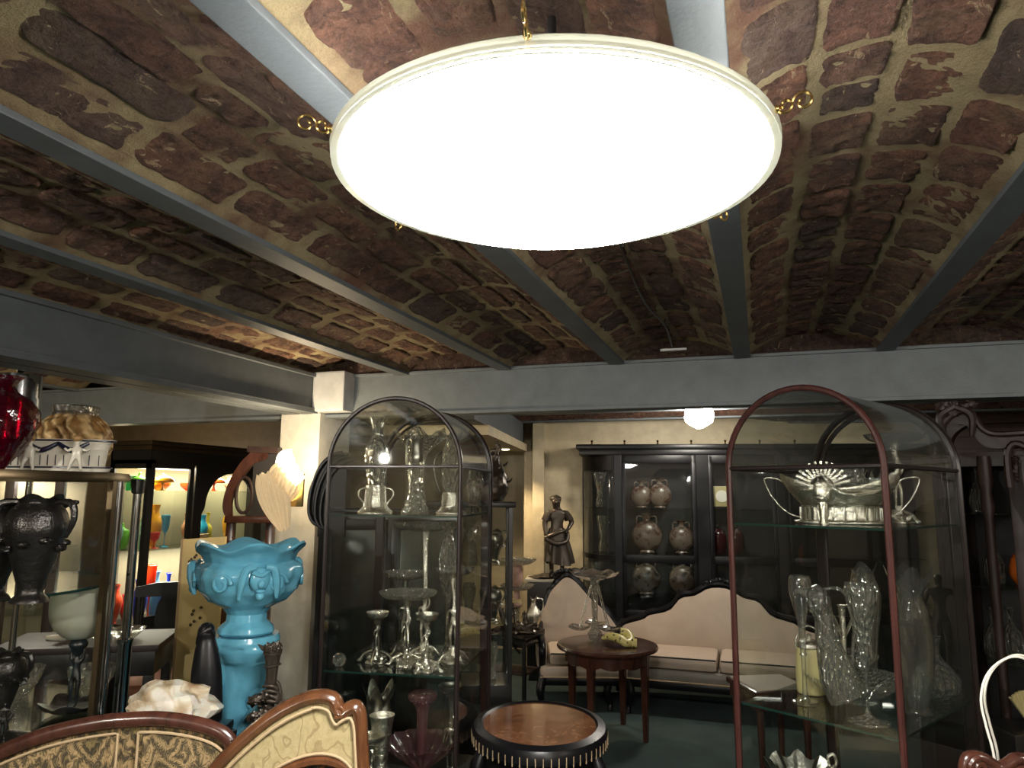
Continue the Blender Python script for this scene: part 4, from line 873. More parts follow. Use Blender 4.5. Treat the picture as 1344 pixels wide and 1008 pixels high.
for k, (px, d) in enumerate(((22, 3.27), (118, 3.31))):
    glassy('glass_bowl', ('white pressed glass bowl at the back left of the lower shelf', 'small pressed glass dish behind the frosted tazza')[k], 'bowl', loc(px, .922, d), [(.03, 0), (.035, .01), (.07, .06), (.08, .10)], 'crystal', 28, flute=(12, .05, 0, .2))
# on top of the cabinet
t = thing('cherub_planter', 'long white porcelain planter with blue garlands held by cherubs', 'planter', loc(58, ZT, 2.95), YD)
L2 = .235
MB().lathe([(.92, 0), (.95, .012), (.86, .02), (.90, .09), (.98, .103), (.99, .108), (.93, .108), (.84, .03), (.0, .03)], 48, sx=L2, sy=.075, cap=False).build('body', 'porcelain', t)
for z, r in ((.103, .99), (.014, .955)): MB().tube([(r * L2 * cos(a), r * .075 * sin(a), z) for a in [2 * pi * k / 60 for k in range(60)]], .0028, 6, closed=True).build('blue_line', 'navy', t)
for k in range(-8, 9):
    x = k * .0245; y = -.075 * .895 * sqrt(max(0, 1 - (x / (.9 * L2)) ** 2)); MB().tube([(x, y, .02), (x, y - .001, .055)], .0014, 4).build('flute_line', 'navy', t)
for sx_ in (-.115, .03, .13):
    MB().tube([(sx_ - .05, -.068, .094), (sx_, -.074, .07), (sx_ + .05, -.066, .094)], [.006, .010, .006], 8, sm=5).build('garland', 'navy', t)
for k, x in enumerate((-.17, .0, .155)):
    c_ = fig('cherub', None, 'porcelain', (x, -.085, .0), .115, -15 + 20 * k, t, arms=dict(pelvis=(0, 0, .75, .2), waist=(0, 0, .95, .19), chest=(0, 0, 1.1, .19), neck0=(0, 0, 1.22, .1), neck=(0, 0, 1.28, .09), head=(0, -.03, 1.43, .17), crown=(0, -.02, 1.56, .15),
               hl=(.13, 0, .65, .15), kl=(.2, -.12, .4, .10), al=(.22, 0, .1, .075), fl=(.24, -.12, .05, .06), hr=(-.13, 0, .65, .15), kr=(-.2, -.12, .4, .10), ar=(-.3, -.02, .1, .075), fr=(-.32, -.12, .05, .06),
               sl=(.22, 0, 1.1, .09), el=(.38, .02, 1.0, .075), wl=(.52, .06, 1.1, .06), dl=(.56, .08, 1.14, .06), sr=(-.22, 0, 1.1, .09), er=(-.38, .02, .98, .075), wr=(-.5, .06, 1.08, .06), dr=(-.55, .08, 1.12, .06)))
    h_ = MB().ball((0, -.005, .108), .0155, sz=.75).build('hair', 'gold_hair', c_)
t = thing('amber_vase', 'globular amber moulded glass vase with curling relief and clear neck', 'vase', loc(92, ZT, 3.24), YD)
R0 = .130
def am(u, v):
    a = u * 2 * pi; th = .55 + v * (pi - .55 - .32); r = R0 * sin(th) ** .9; z = .107 - .107 * cos(th) if 0 else .125 - .122 * cos(th)
    k = 1 + .022 * sin(17 * a + 7 * sin(3 * th + a * 2)) + .014 * sin(9 * a - 15 * th)
    return (r * k * cos(a), r * k * sin(a), z - .01)
MB().grid(200, 60, am).build('body', 'amber', t)
MB().lathe([(.058, .20), (.066, .206), (.078, .212), (.08, .222), (.074, .23), (.078, .238), (.081, .246), (.076, .252), (.066, .248), (.062, .215)], 40, cap=False).build('neck_ring', 'crystal', t, label='clear glass neck ring')
t = thing('ruby_vase', 'dark ruby red carved glass vase with small bright neck', 'vase', loc(-10, ZT, 2.689), YD)
def rb(u, v):
    a = u * 2 * pi; pr = [(.03, 0), (.05, .03), (.09, .09), (.113, .145), (.108, .185), (.085, .22), (.045, .245), (.034, .262), (.048, .285), (.06, .292)]
    f = v * (len(pr) - 1); i = min(int(f), len(pr) - 2); q = f - i; r = pr[i][0] * (1 - q) + pr[i + 1][0] * q; z = pr[i][1] * (1 - q) + pr[i + 1][1] * q
    return (r * (1 + .03 * sin(7 * a + z * 60)) * cos(a), r * (1 + .03 * sin(7 * a + z * 60)) * sin(a), z)
MB().grid(84, 36, rb).build('body', 'ruby', t)
t = thing('chrome_tiered_ornament', 'tiered chrome cylinder ornament with black ball on top', 'ornament', loc(13, ZT, 3.284), YD)
MB().lathe([(.088, 0), (.088, .13), (.083, .131), (.083, .205), (.078, .206), (.078, .285), (.074, .286), (.074, .375), (0, .375)], 40).build('tiers', 'chrome', t)
MB().lathe([(.02, .375), (.012, .385)], 14).ball((0, 0, .397), .015).build('ball', 'black', t)
for o_ in list(COL.objects):
    if o_.get('category') and o_.parent is None and o_.name not in KEEP: o_.scale = (1.19,) * 3
# chrome pole standing by the cabinet
t = thing('chrome_pole', 'freestanding chrome pole with a dark cup on top beside the round cabinet', 'pole', (loc(181, 1.8, 3.35).x, loc(181, 1.8, 3.35).y, 0))
MB().lathe([(.07, 0), (.07, .02), (.03, .035), (.03, 1.13), (.034, 1.135), (.034, 1.15), (.019, 1.155), (.019, 1.80), (0, 1.80)], 24).build('shaft', 'chrome', t)
MB().lathe([(.02, 1.785), (.026, 1.79), (.031, 1.85), (.028, 1.85), (.024, 1.80), (0, 1.80)], 24, flute=(12, .04, 1.785, 1.87), cap=False).build('cup', 'pewter', t)

# ---------------------------------------------------------------- turquoise jardiniere on pedestal
D3 = 3.3; J0 = locg(323, D3, 1.2)
t = thing('jardiniere_stand', 'turquoise glazed pedestal with twisted sculpted dolphins under the planter', 'pedestal', (J0.x, J0.y, 0), YD)
MB().box(-.19, -.19, 0, .19, .19, .40, .01).build('plinth', 'ebony', t)
def nz(p, k, s): return noise.noise(V(p) * s) * k
def ped(u, v):
    a = u * 2 * pi; pr = [(.17, .40), (.175, .43), (.14, .46), (.12, .52), (.115, .62), (.092, .72), (.082, .82), (.084, .92), (.095, 1.0), (.112, 1.06), (.13, 1.10), (.145, 1.13), (.148, 1.165), (.14, 1.185), (.10, 1.185), (.0, 1.18)]
    f = v * (len(pr) - 1); i = min(int(f), len(pr) - 2); q = f - i; r = pr[i][0] * (1 - q) + pr[i + 1][0] * q; z = pr[i][1] * (1 - q) + pr[i + 1][1] * q
    w_ = .10 if z < 1.08 else .012
    r *= 1 + w_ * sin(3 * a + z * 9) + .09 * noise.noise(V((cos(a) * 2.2, sin(a) * 2.2, z * 15))) * (1 if z < 1.15 else 0)
    return (r * cos(a), r * sin(a), z)
MB().grid(90, 75, ped).build('column', 'blue', t)
for k in range(3):
    a0 = k * 2.1 + .9; MB().tube([((.108 + .02 * sin(q * .9)) * cos(a0 + q * .42), (.108 + .02 * sin(q * .9)) * sin(a0 + q * .42), .48 + q * .065) for q in range(9)], [.045, .05, .048, .04, .032, .026, .022, .018, .012], 12, sm=4).build('dolphin', 'blue', t)
for sg, zz in ((-1, .80), (1, .92)): MB().tube(spiral((sg * .085, -.06, zz), .05, .012, 0, 1.3 * sg, 16), [.014] * 17, 10).build('scroll', 'blue', t)
t = thing('jardiniere', 'turquoise glazed planter with wavy rim and moulded masks on the pedestal', 'planter', (J0.x, J0.y, 1.188), YD)
def jar(u, v):
    a = u * 2 * pi; pr = [(.11, 0), (.12, .01), (.115, .03), (.085, .055), (.082, .085), (.10, .11), (.16, .14), (.205, .19), (.225, .25), (.215, .29), (.19, .31), (.205, .345), (.235, .375), (.228, .382), (.20, .36), (.185, .31), (.19, .25), (.13, .16), (.0, .14)]
    f = v * (len(pr) - 1); i = min(int(f), len(pr) - 2); q = f - i; r = pr[i][0] * (1 - q) + pr[i + 1][0] * q; z = pr[i][1] * (1 - q) + pr[i + 1][1] * q
    if f < 12: r *= 1 + .05 * noise.noise(V((cos(a) * 3.4, sin(a) * 3.4, z * 16))) + (.03 * sin(6 * a) if .13 < z < .31 else 0)
    if z > .30: tt = (z - .30) / .08; z += .016 * tt * cos(6 * a + .4); r *= 1 + .035 * tt * cos(6 * a + .4)
    return (r * cos(a), r * sin(a), z)
MB().grid(120, 72, jar).build('bowl', 'blue', t)
for a in (180, 300, 60):
    a_ = radians(a); mt = Matrix.Rotation(a_, 4, 'Z'); f_ = MB()
    f_.ball((.225, 0, .25), .042, sx=.7, sy=1, sz=1.2, seg=16, mt=mt).ball((.262, 0, .235), .014, sz=1.3, mt=mt).ball((.252, 0, .205), .014, sy=1.4, sz=.6, mt=mt).ball((.245, 0, .185), .018, mt=mt)
    f_.tube([(.24, -.03, .28), (.258, 0, .268), (.24, .03, .28)], .010, 8, sm=3, mt=mt)
    for s_ in (-1, 1): f_.tube([(.235, s_ * .02, .30), (.235, s_ * .055, .29), (.225, s_ * .07, .23), (.205, s_ * .075, .17)], [.012, .018, .016, .008], 8, sm=4, mt=mt)
    f_.build('mask', 'blue', t)
for k in range(6):
    a_ = radians(k * 60 + 20); mt = Matrix.Rotation(a_, 4, 'Z'); MB().tube([V((.222, q.y, q.z)) for q in spiral((0, 0, .23), .045, .01, 0, 1.4, 16, 'yz')], [.008] * 17, 8, mt=mt).build('relief_scroll', 'blue', t)

# dark low table with onyx rock and black figure; bronze torch hand
p = locg(226, 3.0, .9); t = thing('side_table', 'dark low side table under the onyx boulder', 'table', (p.x, p.y, 0), YD)
MB().box(-.22, -.17, .86, .21, .09, .895, .008).build('tabletop', 'ebony', t)
for x in (-.21, .21):
    for y in (-.14, .06): MB().tube([(x, y, .86), (x, y, .4), (x, y, 0)], [.022, .016, .014], 8).build('leg', 'ebony', t)
p = loc(222, .893, 2.92); t = thing('onyx_boulder', 'rough honey and white onyx boulder on the dark side table', 'stone', p, YD)
mb = MB().ball((0, 0, .085), .10, sx=1.62, sy=1.0, sz=.95, seg=30, rings=18, rough=.34, fr=7)
mb.v = [(x, y, max(0, z)) for x, y, z in mb.v]; mb.build('rock', 'onyx', t, angle=25)
p = loc(271, .893, 3.03); t = thing('black_bird_figure', 'tall glossy black ceramic bird figure on the dark side table', 'figurine', p, YD)
MB().lathe(smooth_prof([(.05, 0), (.06, .02), (.062, .1), (.058, .2), (.045, .28), (.035, .32), (.036, .345), (.025, .375), (.004, .385)], 4), 28, sx=1, sy=.8, mt=Matrix.Rotation(radians(-4), 4, 'Y')).tube([(.0, 0, .36), (-.035, -.01, .34), (-.055, -.01, .30)], [.028, .02, .006], 10, sm=4).build('body', 'black', t)
t = thing('torch_hand', 'dark bronze hand gripping a flaming torch in front of the column', 'sculpture', locg(357, 3.05, 1.1), YD)
MB().box(-.09, -.09, 0, .09, .09, .86, .01).build('pedestal', 'ebony', t)
MB().lathe(smooth_prof([(.06, .86), (.06, .875), (.022, .89), (.018, 1.0), (.024, 1.10), (.032, 1.15), (.036, 1.155), (.03, 1.162)], 3), 20, flute=(10, .06, .88, 1.15), cap=False).tube([(0, -.033, 1.11), (.033, 0, 1.115), (0, .033, 1.11), (-.033, 0, 1.105)], .004, 6, closed=True, sm=4).build('torch', 'bronze', t)
b = MB()
for k in range(11): a = k * .57; b.ball((.022 * cos(a), .022 * sin(a), 1.168 + .008 * (k % 2)), .015, sz=1.2, rough=.8, fr=22)
b.tube([(-.02, 0, 1.17), (-.04, 0, 1.175), (-.062, 0, 1.19)], [.012, .010, .002], 8); b.build('flame', 'bronze', t)
HJ = dict(palm=(.034, -.012, .99, .026, .018), heel=(.048, 0, .955, .024), wrist=(.062, .01, .92, .021), arm=(.072, .02, .86, .026))
HB = [('palm', 'heel'), ('heel', 'wrist'), ('wrist', 'arm')]
for k in range(4):
    z = 1.035 - .019 * k; q = 'abcd'[k]; r = .0085
    HJ.update({q + '0': (.030, -.024, z - .004, r * 1.1), q + '1': (.008, -.036, z + .006, r), q + '2': (-.018, -.030, z + .002, r * .9), q + '3': (-.028, -.008, z - .006, r * .75)})
    HB += [('palm', q + '0'), (q + '0', q + '1'), (q + '1', q + '2'), (q + '2', q + '3')]
HJ.update(t1=(.034, .014, .995, .012), t2=(.022, .030, 1.03, .0095), t3=(-.002, .032, 1.05, .0075)); HB += [('heel', 't1'), ('t1', 't2'), ('t2', 't3')]
skin('hand', 'bronze', HJ, HB, t, 1)
b = MB()
for k in range(14): a = k * .9; b.ball((-.03 + .03 * cos(a), -.02 + .03 * sin(a), .885 + .009 * k), .020, sz=.8, rough=.9, fr=18)
b.build('acanthus_leaves', 'bronze', t)

# ---------------------------------------------------------------- left bay: lit cabinet of coloured glass
XF = -4.70; YA, YB = 4.67, 6.40; ZC = 2.21; XB = -5.12
t = thing('coloured_glass_cabinet', 'black cabinet with lit shelves of coloured glass in the left bay', 'cabinet', (XF, YA, 0))
L_ = YB - YA; Dp = XF - XB
MB().box(-Dp, 0, 0, 0, L_, .70, .006).build('lower_body', 'ebony', t)
MB().box(-Dp - .03, -.03, ZC - .04, .03, L_ + .03, ZC, .008).box(-Dp - .01, -.015, ZC - .08, .015, L_ + .01, ZC - .04, .006).build('cornice', 'bronze_frame', t, label='gilt-edged cornice')
MB().box(-Dp + .0, .0, .70, -Dp + .015, L_, ZC - .08).build('back_panel', 'lit_back', t, smooth=False)
MB().box(-Dp, .0, 2.02, 0, L_, ZC - .08).build('frieze', 'ebony', t, smooth=False)
MB().box(-Dp, .0, .70, 0, L_, .74).build('bottom_rail', 'ebony', t, smooth=False)
MB().box(-.04, .0, .7, 0, .055, 2.05).box(-Dp, 0, .7, -Dp + .05, .02, 2.05).box(-Dp, 0, 1.98, 0, .02, 2.05).build('corner_post', 'ebony', t, smooth=False)
MB().box(-Dp, L_ - .02, .7, 0, L_, 2.05).build('end_panel', 'ebony', t, smooth=False)
MB().box(-Dp + .05, .006, .74, -.04, .010, 1.98).build('side_pane', 'pane', t, smooth=False)
# doors
d1 = MB().box(-.02, .055, .74, .0, .06 + .0, 2.02).box(-.02, .055, 1.985, 0, .50, 2.02).box(-.02, .45, .74, 0, .50, 1.985).box(-.02, .055, .74, 0, .50, .80).build('door', 'ebony', t, smooth=False)
MB().box(-.012, .06, .80, -.009, .45, 1.985).build('pane', 'pane', d1, smooth=False)
a0_, a1_ = .62, 1.34; ac = (a0_ + a1_) / 2
poly = [(.52, .74), (.52, 2.02), (1.45, 2.02), (1.45, .74), (a1_, .74), (a1_, 1.60), (a1_ - .03, 1.64)] + [(ac + (a1_ - a0_) / 2 * .9 * cos(a), 1.66 + .30 * sin(a)) for a in [pi * k / 16 for k in range(17)]] + [(a0_ + .03, 1.64), (a0_, 1.60), (a0_, .74)]
mt = Matrix.Rotation(pi / 2, 4, 'Z')
d2 = MB().slab(poly, 0.0, .02, mt).build('arched_door', 'ebony', t, smooth=False)
MB().box(-.012, .60, .74, -.009, 1.36, 1.98).build('pane', 'pane', d2, smooth=False)
for z in (1.80, 1.32): MB().box(-Dp + .02, .03, z - .006, -.03, L_ - .03, z).build('glass_shelf', 'shelf', t, smooth=False)
MB().tube([(-Dp + .03, .05, 2.0), (-Dp + .03, L_ - .05, 2.0)], .012, 8).build('strip_light', 'shell', t, label='glowing strip light')
light('AREA', 'cabinet_light', V((XF - .16, YA + .85, 2.005)), 34, (1, .93, .7), 1.5, (0, 0, pi / 2), .1)
light('AREA', 'cabinet_shelf_light', V((XF - .16, YA + .85, 1.305)), 22, (1, .95, .8), 1.5, (0, 0, pi / 2), .1)
ci = 0
shapes = dict(vase=[(.5, 0), (.4, .05), (.8, .35), (.9, .6), (.5, .82), (.6, 1)], jar=[(.7, 0), (.9, .2), (1, .5), (.8, .75), (.3, .85), (.15, 1)], goblet=[(.7, 0), (.6, .03), (.12, .06), (.12, .4), (.6, .6), (.75, 1)],
              bottle=[(.7, 0), (.8, .1), (.8, .5), (.3, .65), (.25, .9), (.4, 1)], bowl=[(.4, 0), (.5, .1), (1, .6), (1.05, 1)], lamp=[(.5, 0), (.15, .1), (.15, .5), (1, .55), (.9, .8), (.2, 1)])
def cglass(y, x, z, kind, col, h, r, words, back='cabinet'):
    t_ = thing({'vase': 'glass_vase', 'jar': 'lidded_jar', 'goblet': 'glass_goblet', 'bottle': 'glass_bottle', 'bowl': 'glass_bowl', 'lamp': 'mushroom_lamp'}[kind], words, kind, (XF - x, YA + y, z))
    MB().lathe(smooth_prof([(a * r, b * h) for a, b in shapes[kind]], 3), 20, cap=False).build('body', col, t_)
    if kind in ('vase', 'goblet', 'bottle', 'bowl'): MB().lathe([(shapes[kind][-1][0] * r * .92, h - .004), (shapes[kind][-1][0] * r * 1.08, h), (shapes[kind][-1][0] * r * .92, h + .003)], 20, cap=False).build('lip', col, t_)
    else: MB().ball((0, 0, h), r * .18).build('finial', col, t_)
for a in ((.10, .2, 1.80, 'jar', 'lime', .14, .07, 'green lidded jar on the top shelf of the lit cabinet, nearest corner'), (.27, .12, 1.80, 'lamp', 'amberglass', .13, .09, 'amber mushroom shaped glass on the top shelf behind the left door'),
          (.38, .25, 1.80, 'bowl', 'amberglass', .08, .08, 'shallow amber bowl on the top shelf near the door stile'), (.62, .15, 1.80, 'bowl', 'orangeglass', .07, .08, 'orange red bowl high behind the arched door'),
          (.80, .2, 1.80, 'jar', 'redglass', .09, .06, 'small red jar high behind the arched door'), (.98, .2, 1.80, 'lamp', 'orangeglass', .14, .10, 'orange mushroom glass high behind the arched door'), (1.2, .2, 1.80, 'vase', 'peach', .14, .06, 'peach vase at the far end of the top shelf'),
          (.09, .12, 1.32, 'jar', 'mintglass', .26, .065, 'pale green lidded jar on the middle shelf by the corner post'), (.05, .34, 1.32, 'vase', 'skyglass', .26, .05, 'sky blue slender vase seen through the side pane'), (.20, .3, 1.32, 'vase', 'lemon', .2, .04, 'lemon yellow slim vase at the back of the middle shelf'),
          (.27, .16, 1.32, 'goblet', 'redglass', .13, .055, 'short red stemmed goblet at the front of the middle shelf'), (.34, .25, 1.32, 'vase', 'amberglass', .36, .075, 'large yellow to orange vase in the middle of the left door'),
          (.42, .2, 1.32, 'goblet', 'tealglass', .27, .05, 'teal blue goblet beside the large yellow vase'), (.63, .14, 1.32, 'vase', 'peach', .28, .07, 'tall peach vase behind the arched door'), (.70, .1, 1.32, 'bowl', 'paleglass', .10, .09, 'cream low bowl behind the arched door'),
          (.86, .2, 1.32, 'vase', 'tealglass', .26, .06, 'teal vase behind the arched door'), (.98, .24, 1.32, 'bottle', 'lemon', .28, .05, 'yellow bottle behind the arched door'), (1.15, .15, 1.32, 'vase', 'amberglass', .34, .06, 'tall amber vase behind the mahogany stand'),
          (.12, .12, .74, 'vase', 'cobalt', .34, .07, 'cobalt blue vase on the lowest lit shelf by the corner'), (.04, .3, .74, 'vase', 'orangeglass', .3, .07, 'orange vase low behind the side pane'), (.26, .16, .74, 'goblet', 'orangeglass', .44, .06, 'tall orange goblet on the lowest lit shelf'),
          (.36, .22, .74, 'vase', 'skyglass', .38, .08, 'pale blue vase on the lowest lit shelf'), (.44, .14, .74, 'bottle', 'cobalt', .36, .06, 'cobalt blue bottle on the lowest lit shelf'), (.20, .34, .74, 'vase', 'redglass', .2, .06, 'small red vase at the back of the lowest lit shelf'),
          (.11, .30, 1.80, 'bowl', 'jade', .12, .09, 'jade green bowl seen through the side pane on top shelf'), (.14, .38, 1.32, 'jar', 'lime', .2, .06, 'leaf green jar at the back of the middle shelf')):
    cglass(*a)

# mahogany hall stand in front of the cabinet
DE = 4.75; E0 = locg(322, DE, 1.6)
t = thing('hall_stand', 'curved mahogany hall stand with arched mirror beside the column', 'hall stand', (E0.x, E0.y, 0), YD)
pe = lambda a, b: pl(a, b, DE, 322, DE)
o_ = [pe(a, b) for a, b in ((326, 589), (312, 604), (299, 628), (293, 650), (293, 666), (300, 681))]; i_ = [pe(a, b) for a, b in ((303, 672), (302, 655), (306, 640), (315, 622), (328, 606), (346, 598), (346, 589))]
MB().slab(resample(o_, 4) + resample(i_, 4), -.02, .03).build('curved_side', 'mahogany', t, angle=50)
MB().slab([pe(a, b) for a, b in ((322, 582), (322, 590), (362, 592), (362, 584))], -.05, .04).build('top_rail', 'dark_mahogany', t)
ax, az = pe(318, 646); MB().tube([(ax + .052 * cos(a), 0, az + .115 * sin(a)) for a in [2 * pi * k / 30 for k in range(30)]], .011, 8, closed=True).build('oval_frame', 'dark_mahogany', t)
MB().slab([pe(a, b) for a, b in ((328, 592), (328, 674), (362, 674), (362, 592))], .0, .02).build('dark_panel', 'interior', t)
x0, z0 = pe(300, 673); x1, _ = pe(362, 673); MB().box(x0, -.08, z0 - .045, x1, .05, z0, .008).build('shelf', 'mahogany', t)
for a in (304, 356):
    x_ = pe(a, 700)[0]; MB().box(x_ - .025, -.03, 0, x_ + .025, .02, z0 - .045, .006).build('post', 'mahogany', t)
MB().box(pe(304, 0)[0], .0, .25, pe(356, 0)[0], .02, .95, .004).build('lower_panel', 'dark_mahogany', t)
# ivory panel leaning against the stand
t = thing('ivory_panel', 'tall cream painted panel with faint floral sprays leaning near the stand', 'panel', locg(268, 4.45, 1.3), YD)
DI = 4.45; pi_ = lambda a, z: ((a - 268) * DI / FPX, z)
MB().slab([(-.13, 0), (-.135, 1.512), (.115, 1.53), (.105, .6), (.09, 0)], -.01, .015).build('board', 'ivory', t)
MB().slab([(-.14, 0), (-.147, 1.512), (-.133, 1.515), (-.126, 0)], -.016, .02).build('edge_strip', 'cord', t, label='pale edge strip')
b = MB()
for k in range(7): b.ball((-.07 + .02 * cos(k), -.013, 1.42 - .012 * k), .008, sy=.2, rough=.5)
for k in range(6): b.ball((-.03 + .03 * cos(k * 2), -.013, 1.12 - .02 * k), .009, sy=.2, rough=.5)
b.build('painted_spray', 'bronze_frame', t)
# dark chair and desk
def dark_chair(p, rz, label, seat='seat'):
    t = thing('dark_chair', label, 'chair', p, rz)
    MB().box(-.24, -.24, .44, .24, .24, .52, .03).build('seat', seat, t)
    MB().box(-.25, -.25, .39, .25, .25, .45, .01).build('seat_rail', 'ebony', t)
    for sx_ in (-.22, .22):
        MB().tube([(sx_, -.22, .42), (sx_, -.25, .2), (sx_, -.23, 0)], [.026, .018, .016], 8, sm=3).build('leg', 'ebony', t)
        MB().tube([(sx_, .22, 1.08), (sx_, .22, .6), (sx_, .22, .42), (sx_, .26, 0)], [.02, .02, .024, .016], 8, sm=3).build('back_leg', 'ebony', t)
        MB().tube([(sx_ * 1.02, .21, .72), (sx_ * 1.15, .0, .74), (sx_ * 1.1, -.16, .70), (sx_, -.2, .45)], .016, 8, sm=4).build('arm', 'ebony', t)
    MB().slab([(-.25, 1.03), (-.25, 1.10), (-.1, 1.13), (.1, 1.13), (.25, 1.10), (.25, 1.03)], .20, .235).build('top_rail', 'ebony', t)
    MB().slab(resample([(-.10, .54), (-.06, .7), (-.11, .85), (-.07, 1.03), (.07, 1.03), (.11, .85), (.06, .7), (.10, .54)], 3), .21, .225).build('carved_splat', 'ebony', t)
    return t
dark_chair(locg(215, 5.35, .6), YD + 18, 'dark carved chair with rose brown seat behind the onyx boulder')
t = thing('writing_desk', 'dark wooden desk with small white ornaments seen behind the round cabinet', 'desk', locg(118, 4.3, .93), YD + 12)
MB().box(-.42, -.25, .93, .42, .25, .965, .006).build('desktop', 'dark_mahogany', t); MB().box(-.40, -.23, .80, .40, .23, .93, .004).build('apron', 'ebony', t)
for x in (-.37, .37):
    for y in (-.2, .2): MB().box(x - .025, y - .025, 0, x + .025, y + .025, .80, .006).build('leg', 'ebony', t)
for k, (px, d, w_) in enumerate(((75, 4.25, 'curled white ceramic figure on the desk, left'), (120, 4.32, 'white pressed glass dish on the desk, middle'), (165, 4.3, 'white glass leaf dish on the desk, right end'))):
    t = thing('white_ornament', w_, 'ornament', loc(px, .965, d), YD); 
    if k == 0: MB().tube([(-.06, 0, .012), (.04, 0, .014), (.06, 0, .05), (.0, 0, .08), (-.03, 0, .11)], [.012, .025, .028, .024, .018], 12, sm=5).build('body', 'porcelain', t)
    else: MB().lathe(smooth_prof([(.03, 0), (.05, .01), (.09, .05), (.1, .06)], 3), 30, cap=False, flute=(9, .08, 0, .1)).build('body', 'crystal', t)
t = thing('copper_pot', 'copper coloured round pot with thin loop handle on the floor of the left bay', 'pot', locg(118, 3.9, 0.5), 0); MB().lathe(smooth_prof([(.12, .30), (.18, .36), (.20, .45), (.16, .54), (.10, .56)], 4), 30, cap=False).lathe([(.12, 0), (.13, .3)], 24).build('body', 'seat', t); MB().tube([(-.05, 0, .55), (-.04, 0, .64), (.04, 0, .64), (.05, 0, .55)], .008, 8, sm=4).build('handle', 'chrome', t)
# tall dark dresser with pale glassware seen through the round cabinet
t = thing('dark_vitrine', 'tall dark framed vitrine full of clear glass behind the round cabinet', 'vitrine', locg(30, 5.3, 1.5), YD + 8)
for x in (-.35, -.02, .30): MB().box(x - .03, -.2, 0, x + .03, -.15, 1.98, .004).build('stile', 'dark_mahogany', t)
MB().box(-.40, -.22, 1.93, .35, .2, 2.0, .01).build('cornice', 'dark_mahogany', t); MB().box(-.38, -.2, 0, .33, .18, .5, .006).build('lower_body', 'dark_mahogany', t); MB().box(-.38, .16, .5, .33, .18, 1.93).build('back_panel', 'lit_back', t, smooth=False)
for z in (.95, 1.4): MB().box(-.36, -.15, z - .008, .31, .15, z).build('glass_shelf', 'shelf', t, smooth=False)
light('AREA', 'vitrine_light', t.location + V((0, 0, 1.9)), 8, NEUT, .5, (0, 0, 0), .2)
a_ = radians(YD + 8)
k = 0
for z in (.502, .952, 1.402):
    for x in (-.26, -.12, .10, .22):
        k += 1
        q = t.location + V((x * cos(a_), x * sin(a_), z))
        u_ = glassy('glass_vase', 'clear glass vase in the dark vitrine, %s shelf, %s' % (('lowest', 'middle', 'upper')[(k - 1) // 4], ('first from the left', 'second from the left', 'third from the left', 'right end')[(k - 1) % 4]), 'vase', q, [(.03, 0), (.04, .03), (.05, .12 + .02 * (k % 3)), (.03, .2 + .02 * (k % 4)), (.05, .26)], 'crystal', 20, group='glassware in the dark vitrine')
# ---------------------------------------------------------------- black wardrobe behind the left case
DW = 4.16
t = thing('black_wardrobe', 'black lacquered wardrobe with lobed shoulder between column and left glass case', 'wardrobe', locg(430, DW, 1.5), YD)
pw_ = lambda a, b: pl(a, b, DW, 430, DW)
lobe = resample([pw_(a, b) for a, b in ((446, 590), (433, 594), (420, 606), (411, 624), (406, 646), (406, 668), (411, 680), (417, 684))], 4)
MB().slab(lobe + [pw_(417, 700), pw_(452, 700), pw_(452, 590)], -.02, .10).build('lobed_shoulder', 'black', t, angle=50)
for off in (.0, .035, .065):
    MB().tube([(x + off, -.03, z - off * .6) for x, z in lobe], .012, 8).build('moulding', 'black', t)
xa, xb = pw_(417, 0)[0], pw_(585, 0)[0]; zt = zat(676, DW)
MB().box(xa, .02, .06, xb, .24, zt, .01).build('carcass', 'ebony', t)
MB().box(xa - .02, -.02, zt, xb + .02, .26, zt + .03, .008).build('cornice', 'black', t)
for a, b in ((424, 498), (504, 580)):
    x0, x1 = pw_(a, 0)[0], pw_(b, 0)[0]
    d_ = MB().box(x0, .0, .12, x0 + .05, .02, zt - .03, .004).box(x1 - .05, .0, .12, x1, .02, zt - .03, .004).box(x0, 0, zt - .09, x1, .02, zt - .03, .004).box(x0, 0, .12, x1, .02, .2, .004).build('door', 'black', t)
    MB().box(x0 + .05, .008, .2, x1 - .05, .012, zt - .09).build('mirror_pane', 'pane', d_, smooth=False)
MB().box(xa, 0, 0, xb, .2, .06).build('plinth', 'ebony', t)

# case with the dark figural vase, behind the left glass case
DV = 5.2; t = thing('ebonised_vitrine', 'ebonised glass vitrine behind the left display case with figural vase on top', 'vitrine', locg(618, DV, 1.7), YD + 4)
w2 = .30; zt = 1.74
for x in (-w2, w2 - .03):
    for y in (0, .32): MB().box(x, y, .0, x + .03, y + .03, zt - .03, .003).build('post', 'ebony', t, smooth=False)
MB().box(-w2 - .02, -.02, zt - .04, w2 + .02, .37, zt, .008).build('top', 'ebony', t); MB().box(-w2, 0, .0, w2, .35, .50, .006).build('lower_body', 'ebony', t)
for z in (.9, 1.3): MB().box(-w2 + .03, .02, z - .006, w2 - .03, .32, z).build('glass_shelf', 'shelf', t, smooth=False)
MB().box(-w2 + .03, .008, .5, w2 - .03, .012, zt - .04).build('front_pane', 'pane', t, smooth=False)
a_ = radians(YD + 4); qv = lambda x, y, z: t.location + V((x * cos(a_) - y * sin(a_), x * sin(a_) + y * cos(a_), z))
ql = [qv(x, y, z) for x, y, z in ((.17, .12, .902), (.0, .16, .902), (.18, .14, 1.302), (.02, .15, 1.302), (.16, .12, .502), (-.12, .14, 1.302), (-.14, .14, .902))]
